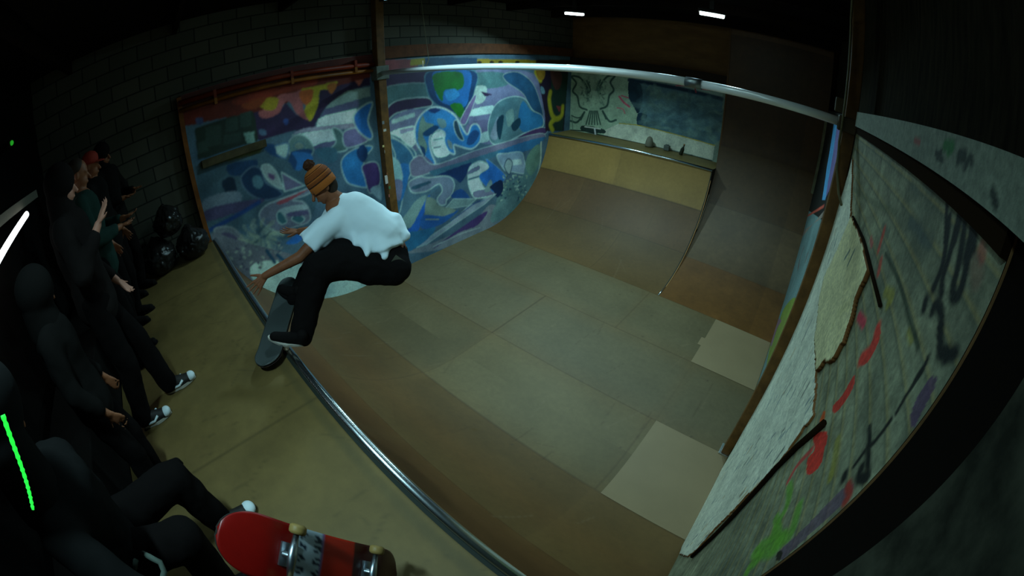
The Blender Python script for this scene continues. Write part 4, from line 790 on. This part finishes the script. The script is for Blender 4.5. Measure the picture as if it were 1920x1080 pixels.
def cone(p0, r0, p1, r1, n=22, rip=0, k_=5, ph=0):      # open drape with a flat, rippled end
    def f(bm):
        x, y, z = frame(p1-p0); rings = []
        for j in range(7):
            t = j/6; c = p0.lerp(p1, t); r = r0+(r1-r0)*t
            rings.append([bm.verts.new(c+(x*math.cos(a)+y*math.sin(a))*r*(1+rip*t*math.sin(a*k_+ph))+z*rip*t*.22*math.sin(a*k_+ph+1)) for a in (2*math.pi*i/n for i in range(n))])
        for u_, v_ in zip(rings, rings[1:]):
            for i in range(n): bm.faces.new((u_[i], u_[(i+1)%n], v_[(i+1)%n], v_[i]))
        bm.faces.new(list(reversed(rings[0]))); bm.faces.new(rings[-1])
    return ('m', f)
tsh += [('c', S1+Vector((0,0,-.02)), .088, at(606,430,2.86), .085), cone(at(612,424,2.86), .085, at(580,457,2.87), .092, rip=.08), ('c', at(628,400,3.02), .09, at(606,428,3.10), .07),
        ('c', at(640,402,2.93), .11, at(634,428,2.90), .08), ('c', at(655,420,2.90), .12, at(668,446,2.88), .07), cone(at(702,425,2.92), .158, at(722,474,2.88), .145, 40, .06, 5, .6), ('c', at(735,425,2.92), .11, at(758,442,2.88), .045), ('c', at(745,440,2.92), .08, at(748,460,2.90), .035),
        ('c', at(718,455,2.84), .07, at(721,482,2.76), .022), ('c', at(690,440,2.84), .09, at(688,478,2.74), .022), ('c', at(668,440,2.84), .06, at(668,456,2.80), .03), ('c', at(620,430,2.90), .07, at(606,456,2.86), .035)]
ts = blob('t_shirt', tsh, tw, sk, .011, 5, .028, .22)
bm = bmesh.new(); tube(bm, [at(629,372,2.90), at(636,364,2.95), at(646,372,2.99)], .012, 8); obj('collar', bm, tw, ts)
pm_ = mat('black_denim', (.005,.005,.006), .95, spec=.08)
K1 = at(598,503,2.78); A1 = at(566,628,2.93); K2 = at(600,486,3.02); A2 = at(556,556,3.13)
blob('trousers', [('c', at(733,478,2.93), .13, at(736,500,2.93), .125), ('c', at(738,503,2.88), .125, at(690,500,2.86), .125), ('c', at(700,494,2.86), .130, at(640,490,2.84), .130), ('c', at(640,490,2.84), .130, K1, .115), ('c', K1, .112, at(580,560,2.86), .098), ('c', at(580,560,2.86), .098, A1, .086),
    ('c', at(722,492,3.0), .12, K2, .11), ('c', K2, .10, A2, .078), ('e', at(735,500,2.93), (.13,.135,.13)), ('c', at(640,470,2.90), .10, at(700,480,2.9), .12)], pm_, sk, .012, 4, .03, .12)
bm = bmesh.new(); c = at(738,484,2.76); c2 = at(757,497,2.80); x_ = (c2-c).normalized(); cd = (Vector(CAM)-c).normalized(); y_ = x_.cross(cd)
prism(bm, [c-y_*.03, c2-y_*.03+x_*.01, c2+y_*.025, c+y_*.03], -cd*.06); obj('pocket_patch', bm, mat('grey_pocket', (.07,.09,.08), .8), sk)['label'] = 'grey patch at the back waistband'
shoe(sk, at(577,645,2.93), at(502,634,2.95), BZ, shoe_blk, sole_g)
shoe(sk, at(566,562,3.12), at(520,543,3.17), BZ, shoe_blk, shoe_blk)
# beanie: knitted, striped, with pompom
bn_c = hp(0,-.012,.022); ax = hp(0,-.03,1)-hp(0,0,0)
profb = [(.095,-.035),(.103,-.030),(.104,.0),(.103,.022),(.101,.026),(.104,.032),(.102,.055),(.098,.064),(.100,.070),(.094,.088),(.084,.105),(.078,.109),(.078,.114),(.058,.128),(.028,.137),(.004,.140)]
bm = bmesh.new(); lathe(bm, bn_c, ax, profb, 40, mi=lambda i: {3:1,4:1,7:1,8:2,9:2,11:1,0:1}.get(i, 0) if i != 5 else 2)
be = obj('beanie', bm, [mat('orange_knit', (.36,.13,.025), .9, bump=.8, scale=120), mat('brown_knit', (.035,.014,.006), .9), mat('rust_knit', (.20,.065,.015), .9, bump=.8, scale=120)], sk)
be['label'] = 'orange knitted beanie with brown stripes'
pc = bn_c+ax.normalized()*.165; rng = random.Random(3); bm = bmesh.new(); ell(bm, pc, (.040,.040,.038))
for v in bm.verts: v.co = pc+(v.co-pc)*rng.uniform(.85,1.2)
obj('pompom', bm, mat('pompom_brown', (.05,.022,.010), .95), be)

# ------------------------------------------------ dark dressed spectators
def cloth(n, c): return mat(n, tuple(x*.7 for x in c), 1, spec=.06)
def stander(x, y, ang, lab, jacket, pants, hair=None, pose=0, h=1.0, capm=None, toes=((.12,.10),(-.12,.12)), sneaker=None, toecap=None, hairc=None, k=1.0, hood=False):
    R_ = Matrix.Rotation(ang, 3, 'Z'); o = Vector((x, y, H-.005)); Lp = lambda a, b, c: o+R_ @ Vector((a*k, b*k, c*k))
    p = empty('person', o, lab, 'person', 'spectators along the near platform'); D_ = R_ @ Vector((0,1,0))
    hs, HR_, hp_ = headshapes(Lp(0,.03,1.63), D_+Vector((0,0,-.25)), (0,0,1), k)
    arms = []; slv = []
    if pose == 0: el = [(.24,.0,1.12), (-.24,.0,1.12)]; wr = [(.22,.12,.90), (-.22,.12,.90)]
    elif pose == 1: el = [(.25,.05,1.14), (-.24,.08,1.12)]; wr = [(.10,.28,1.12), (-.08,.32,1.14)]
    else: el = [(.26,.06,1.15), (-.24,.0,1.12)]; wr = [(.16,.24,1.35), (-.20,.16,.90)]
    bs = hs+[('c', Lp(0,.02,1.56), .055*k, Lp(0,0,1.47), .06*k), ('c', Lp(0,0,1.42), .12*k, Lp(0,0,1.0), .11*k)]
    for s_, e, w in ((1, el[0], wr[0]), (-1, el[1], wr[1])):
        bs += [('c', Lp(.18*s_,0,1.41), .05*k, Lp(*e), .04*k), ('c', Lp(*e), .04*k, Lp(*w), .026*k)]; hand(bs, Lp(*w), Lp(*w)-Lp(*e), (0,0,1) if pose else R_ @ Vector((s_,0,0)), .95*k, .4, s_)
        slv += [('c', Lp(.17*s_,0,1.42), .075*k, Lp(*e), .066*k), ('c', Lp(*e), .064*k, Lp(*(np.array(e)*.25+np.array(w)*.75)), .05*k)]
    blob('body', bs, skin2 if pose == 2 else skin, p, .009, 2)
    blob('jacket', slv+[('c', Lp(.10,0,1.40), .10*k, Lp(-.10,0,1.40), .10*k), ('c', Lp(0,0,1.38), .155*k, Lp(0,0,1.05), .15*k), ('c', Lp(0,0,1.05), .155*k, Lp(0,0,.90), .165*k), ('c', Lp(0,-.01,1.47), .085*k, Lp(0,0,1.36), .12*k)], jacket, p, .016, 4, .04, .15)
    fl, fr = toes
    tr = [('c', Lp(.05,0,.93), .13*k, Lp(-.05,0,.93), .13*k)]
    for s_, f in ((1, fl), (-1, fr)):
        an = (s_*.11, f[1]-.17, .09); kn = (s_*.12, f[1]*.4, .48); tr += [('c', Lp(.08*s_,0,.88), .105*k, Lp(*kn), .085*k), ('c', Lp(*kn), .085*k, Lp(*an), .082*k)]
        shoe(p, Lp(s_*.11, f[1]-.22, .005), Lp(s_*.12+.0, f[1]+.06, .005), (0,0,1), sneaker or shoe_blk, sole_g if sneaker else shoe_blk, toecap=toecap)
    blob('trousers', tr, pants, p, .014, 4, .03, .13)
    if capm:
        bm = bmesh.new(); lathe(bm, hp_(0,-.01,.03), hp_(0,0,1)-hp_(0,0,0), [(.090*k,0),(.095*k,.03*k),(.086*k,.07*k),(.055*k,.10*k),(.005,.112*k)], 24); cp = obj('cap', bm, capm, p, True)
        bm = bmesh.new(); F_d = (hp_(0,1,0)-hp_(0,0,0)).normalized(); Xd = (hp_(1,0,0)-hp_(0,0,0)).normalized(); U_d = Xd.cross(F_d)
        prism(bm, [hp_(0,0,.04)+F_d*(.08+.08*math.sin(t))*k+Xd*.075*k*math.cos(t) for t in np.linspace(0, math.pi, 12)], U_d*.006); obj('brim', bm, capm, cp)
    elif hood: blob('hood', [('e', hp_(0,-.022,.035), (.108,.118,.118), HR_), ('e', hp_(0,-.03,-.06), (.098,.09,.09), HR_), ('c', hp_(0,-.03,-.06), .095, Lp(0,-.01,1.45), .11)], jacket, p, .012, 3)
    else: blob('hair', [('e', hp_(0,-.025,.045), (.084*k,.092*k,.085*k), HR_)], hairc or hairm, p, .01, 2)
    return p, Lp
jb_ = cloth('black_jacket', (.008,.009,.010)); jt = cloth('dark_teal_shirt', (.015,.045,.045)); jg = cloth('charcoal_hoodie', (.014,.014,.016)); pb = cloth('black_trousers', (.006,.006,.007))
sneak = mat('sneaker_black', (.012,.012,.013), .6); whitecap = mat('white_leather', (.72,.78,.80), .5, wb=False)
a1, _ = stander(2.955,-1.15,0, 'standing person in black with black and white sneakers, one hand raised in front', jg, pb, pose=2, hood=True, sneaker=sneak, toecap=whitecap, toes=((0,.06),(.0,.34)))
a2, _ = stander(2.15,-1.20,.1, 'standing person in a dark teal shirt behind the one with black and white sneakers', jt, pb, pose=1)
a3, _ = stander(1.35,-1.22,-.2, 'standing person in dark clothes and a red cap among the spectators', jb_, pb, pose=0, capm=mat('red_cap', (.20,.02,.01), .8))
a4, _ = stander(.62,-1.18,-.5, 'standing person in a black jacket near the left end of the platform by the mural', jb_, pb, pose=1, k=1.02, hood=True)
stander(3.70,-1.25,.1, 'short standing person in a black hooded jacket between the sneaker wearer and the seated person', jb_, pb, pose=0, hood=True, k=.8, toes=((0,.14),(0,.20)))
# side stripes on the first sneakers
for ch in a1.children:
    if ch.name.startswith('shoe'):
        vs = [v.co.copy() for v in ch.data.vertices]; c = sum(vs, Vector())/len(vs); bm = bmesh.new()
        bm.free()
        for sx in (-1, 1):
            bm = bmesh.new(); tube(bm, [c+Vector((sx*.040,-.05,-.012)), c+Vector((sx*.048,.01,-.012)), c+Vector((sx*.040,.05,.010))], .009, 6); obj('side_stripe', bm, whitecap, ch)
# red skateboard standing on its nose beside the seated person
W1_ = at(560,1000,1.30); W2_ = at(704,1036,1.53); AX = (W2_-W1_).normalized(); ctr = (W1_+W2_)/2
redm = paintmat('board_art', rough=.35, scale=20, grime=.1)
cdir = (Vector(CAM)-ctr).normalized(); Zd = -(cdir-AX*cdir.dot(AX)).normalized()           # underside towards the camera
ydir = Zd.cross(AX); ydir = ydir if (Vector(at(560,940,1.3))-W1_).dot(ydir) > 0 else -ydir
Bc = ctr-ydir*.080+Zd*.05
GRIP = tuple(W1_+AX*.02-ydir*.30-Vector((.02,.04,.0)))
# seated person at the lower left
def sitter():
    o = empty('person', (4.45,-1.35,H+.45), 'seated person in a hooded black printed shirt at the lower left, one shoe stretched out', 'person')
    hip = Vector((4.40,-1.36,H+.54)); ch_ = Vector((4.58,-1.20,H+.98)); hs, R__, hp_ = headshapes(Vector((4.66,-1.12,H+1.33)), (-1,.15,-.6), (-.2,.2,1)); bs = hs+[('c', Vector((4.66,-1.14,H+1.27)), .055, Vector((4.63,-1.2,H+1.13)), .06), ('c', ch_, .11, hip, .11)]
    arms = [((4.45,-1.24,H+1.03),(4.36,-1.38,H+.78),(4.48,-1.30,H+.62)), ((4.76,-1.18,H+1.03),(4.93,-1.02,H+.82),GRIP)]; sl = []
    for a, b, c in arms:
        bs += [('c', a, .05, b, .042), ('c', b, .042, c, .027)]; hand(bs, c, Vector(c)-Vector(b), (0,0,1), .95, .5, 1); sl += [('c', a, .078, b, .066), ('c', b, .064, Vector(b).lerp(Vector(c), .7), .052)]
    blob('body', bs, skin, o, .009, 2)
    sw = blob('printed_shirt', sl+[('c', ch_+Vector((-.1,0,.02)), .11, ch_+Vector((.1,0,.02)), .11), ('c', ch_, .165, hip, .16)], cloth('black_shirt', (.008,.010,.012)), o, .015, 4, .03, .15)
    blob('hood', [('e', hp_(0,-.025,.040), (.105,.115,.115), R__), ('e', hp_(0,-.03,-.06), (.095,.085,.09), R__), ('c', hp_(0,-.02,-.05), .09, Vector((4.64,-1.22,H+1.08)), .11)], cloth('black_shirt', (0,0,0)), o, .012, 3)
    k1 = Vector((4.15,-.96,H+.44)); k2 = Vector((4.52,-.98,H+.50)); an1 = Vector((4.17,-.93,H+.10)); an2 = Vector((4.52,-1.06,H+.10))
    blob('trousers', [('c', hip+Vector((-.06,0,0)), .12, hip+Vector((.06,0,0)), .12), ('c', hip+Vector((-.08,0,0)), .11, k1, .09), ('c', k1, .09, an1, .08), ('c', hip+Vector((.08,0,0)), .11, k2, .09), ('c', k2, .09, an2, .08)], pb, o, .014, 4, .03, .13)
    shoe(o, (4.19,-1.0,H), (4.16,-.72,H), (0,0,1), sneak, shoe_blk, toecap=whitecap); shoe(o, (4.53,-1.1,H), (4.50,-.86,H), (0,0,1), sneak, shoe_blk)
    # faded print: bent ring strokes
    def F_(u, v):
        for D in np.arange(1.0, 1.9, .01):
            p = at(u, v, D); t = max(0, min(1, (p-hip).dot(ch_-hip)/(ch_-hip).length_squared))
            if (p-hip.lerp(ch_, t)).length < .185: return p
        return at(u, v, 1.4)
    bm = bmesh.new()
    tube(bm, [F_(*z_) for z_ in ((252,1078),(254,1052),(266,1036),(284,1046),(300,1054),(308,1072),(304,1090),(290,1100),(270,1100),(256,1090),(252,1078))], .011, 8)
    obj('shirt_print', bm, mat('print_teal', (.05,.085,.085), .9), sw)
    return o
sitter()
rb = skateboard('skateboard', Bc, AX, Zd, 'red skateboard seen from below with a pale lettering block, beside the seated person', mat('grip_black', (.012,.012,.012), .9), redm, mat('wheel_cream', (.20,.165,.06), .5), True)
# added black box darkening gaps behind the spectators, dark bags at the far left end, luminous cord
bm = bmesh.new(); box(bm, (.1,-1.95,H-.0),(4.95,-1.50,H+.45), bev=.01); tag(obj('dark_filler', bm, black), 'long black box added to darken the gaps behind the spectators', 'dark_filler')
bag = mat('black_plastic', (.01,.011,.012), .18, bump=1.0, scale=9)
for i, (x, y, z, r, lab) in enumerate(((.30,-.34,H,.22,'shiny black plastic bag at the foot of the orange trim, lowest of the heap'),(.30,-.84,H,.24,'shiny black plastic bag at the left end of the platform, farther from the coping'),(.30,-.58,H+.40,.20,'shiny black plastic bag on top of the two others'))):
    bm = bmesh.new(); bmesh.ops.create_icosphere(bm, subdivisions=5, radius=1)
    for v in bm.verts:
        n = v.co.copy(); w_ = noise.noise(n*1.8+Vector((i*7,0,0)))*.16+abs(noise.noise(n*4+Vector((i*3,0,0))))*.14; top = max(0, n.z-.55)*1.1
        v.co = Vector((n.x*(1-top)*r*(1+w_), n.y*(1-top)*r*(1+w_), (n.z*.9+.78+top*.5)*r*(1+w_*.4)))+Vector((x, y, z))
        v.co.z = max(v.co.z, z+.002)
    tag(obj('rubbish_bag', bm, bag, None, True), lab, 'bag', 'black bags at the left end of the platform')
a_ = at(5,778,.85); b_ = at(62,956,.85)
bm = bmesh.new(); N = 40; P1 = [a_.lerp(b_, t)+Vector((0,0,-.02*math.sin(t*math.pi))) for t in np.linspace(0,1,N)]; tube(bm, P1, [.0060+.0012*math.sin(i*2.4)-.00006*i for i in range(N)], 10)
tag(obj('glow_cord', bm, mat('green_glow', (.02,.5,.05), .5, emis=.9, emcol=(.02,1,.06))), 'thin glowing bright green cord in the dark at the lower left edge', 'light cord')
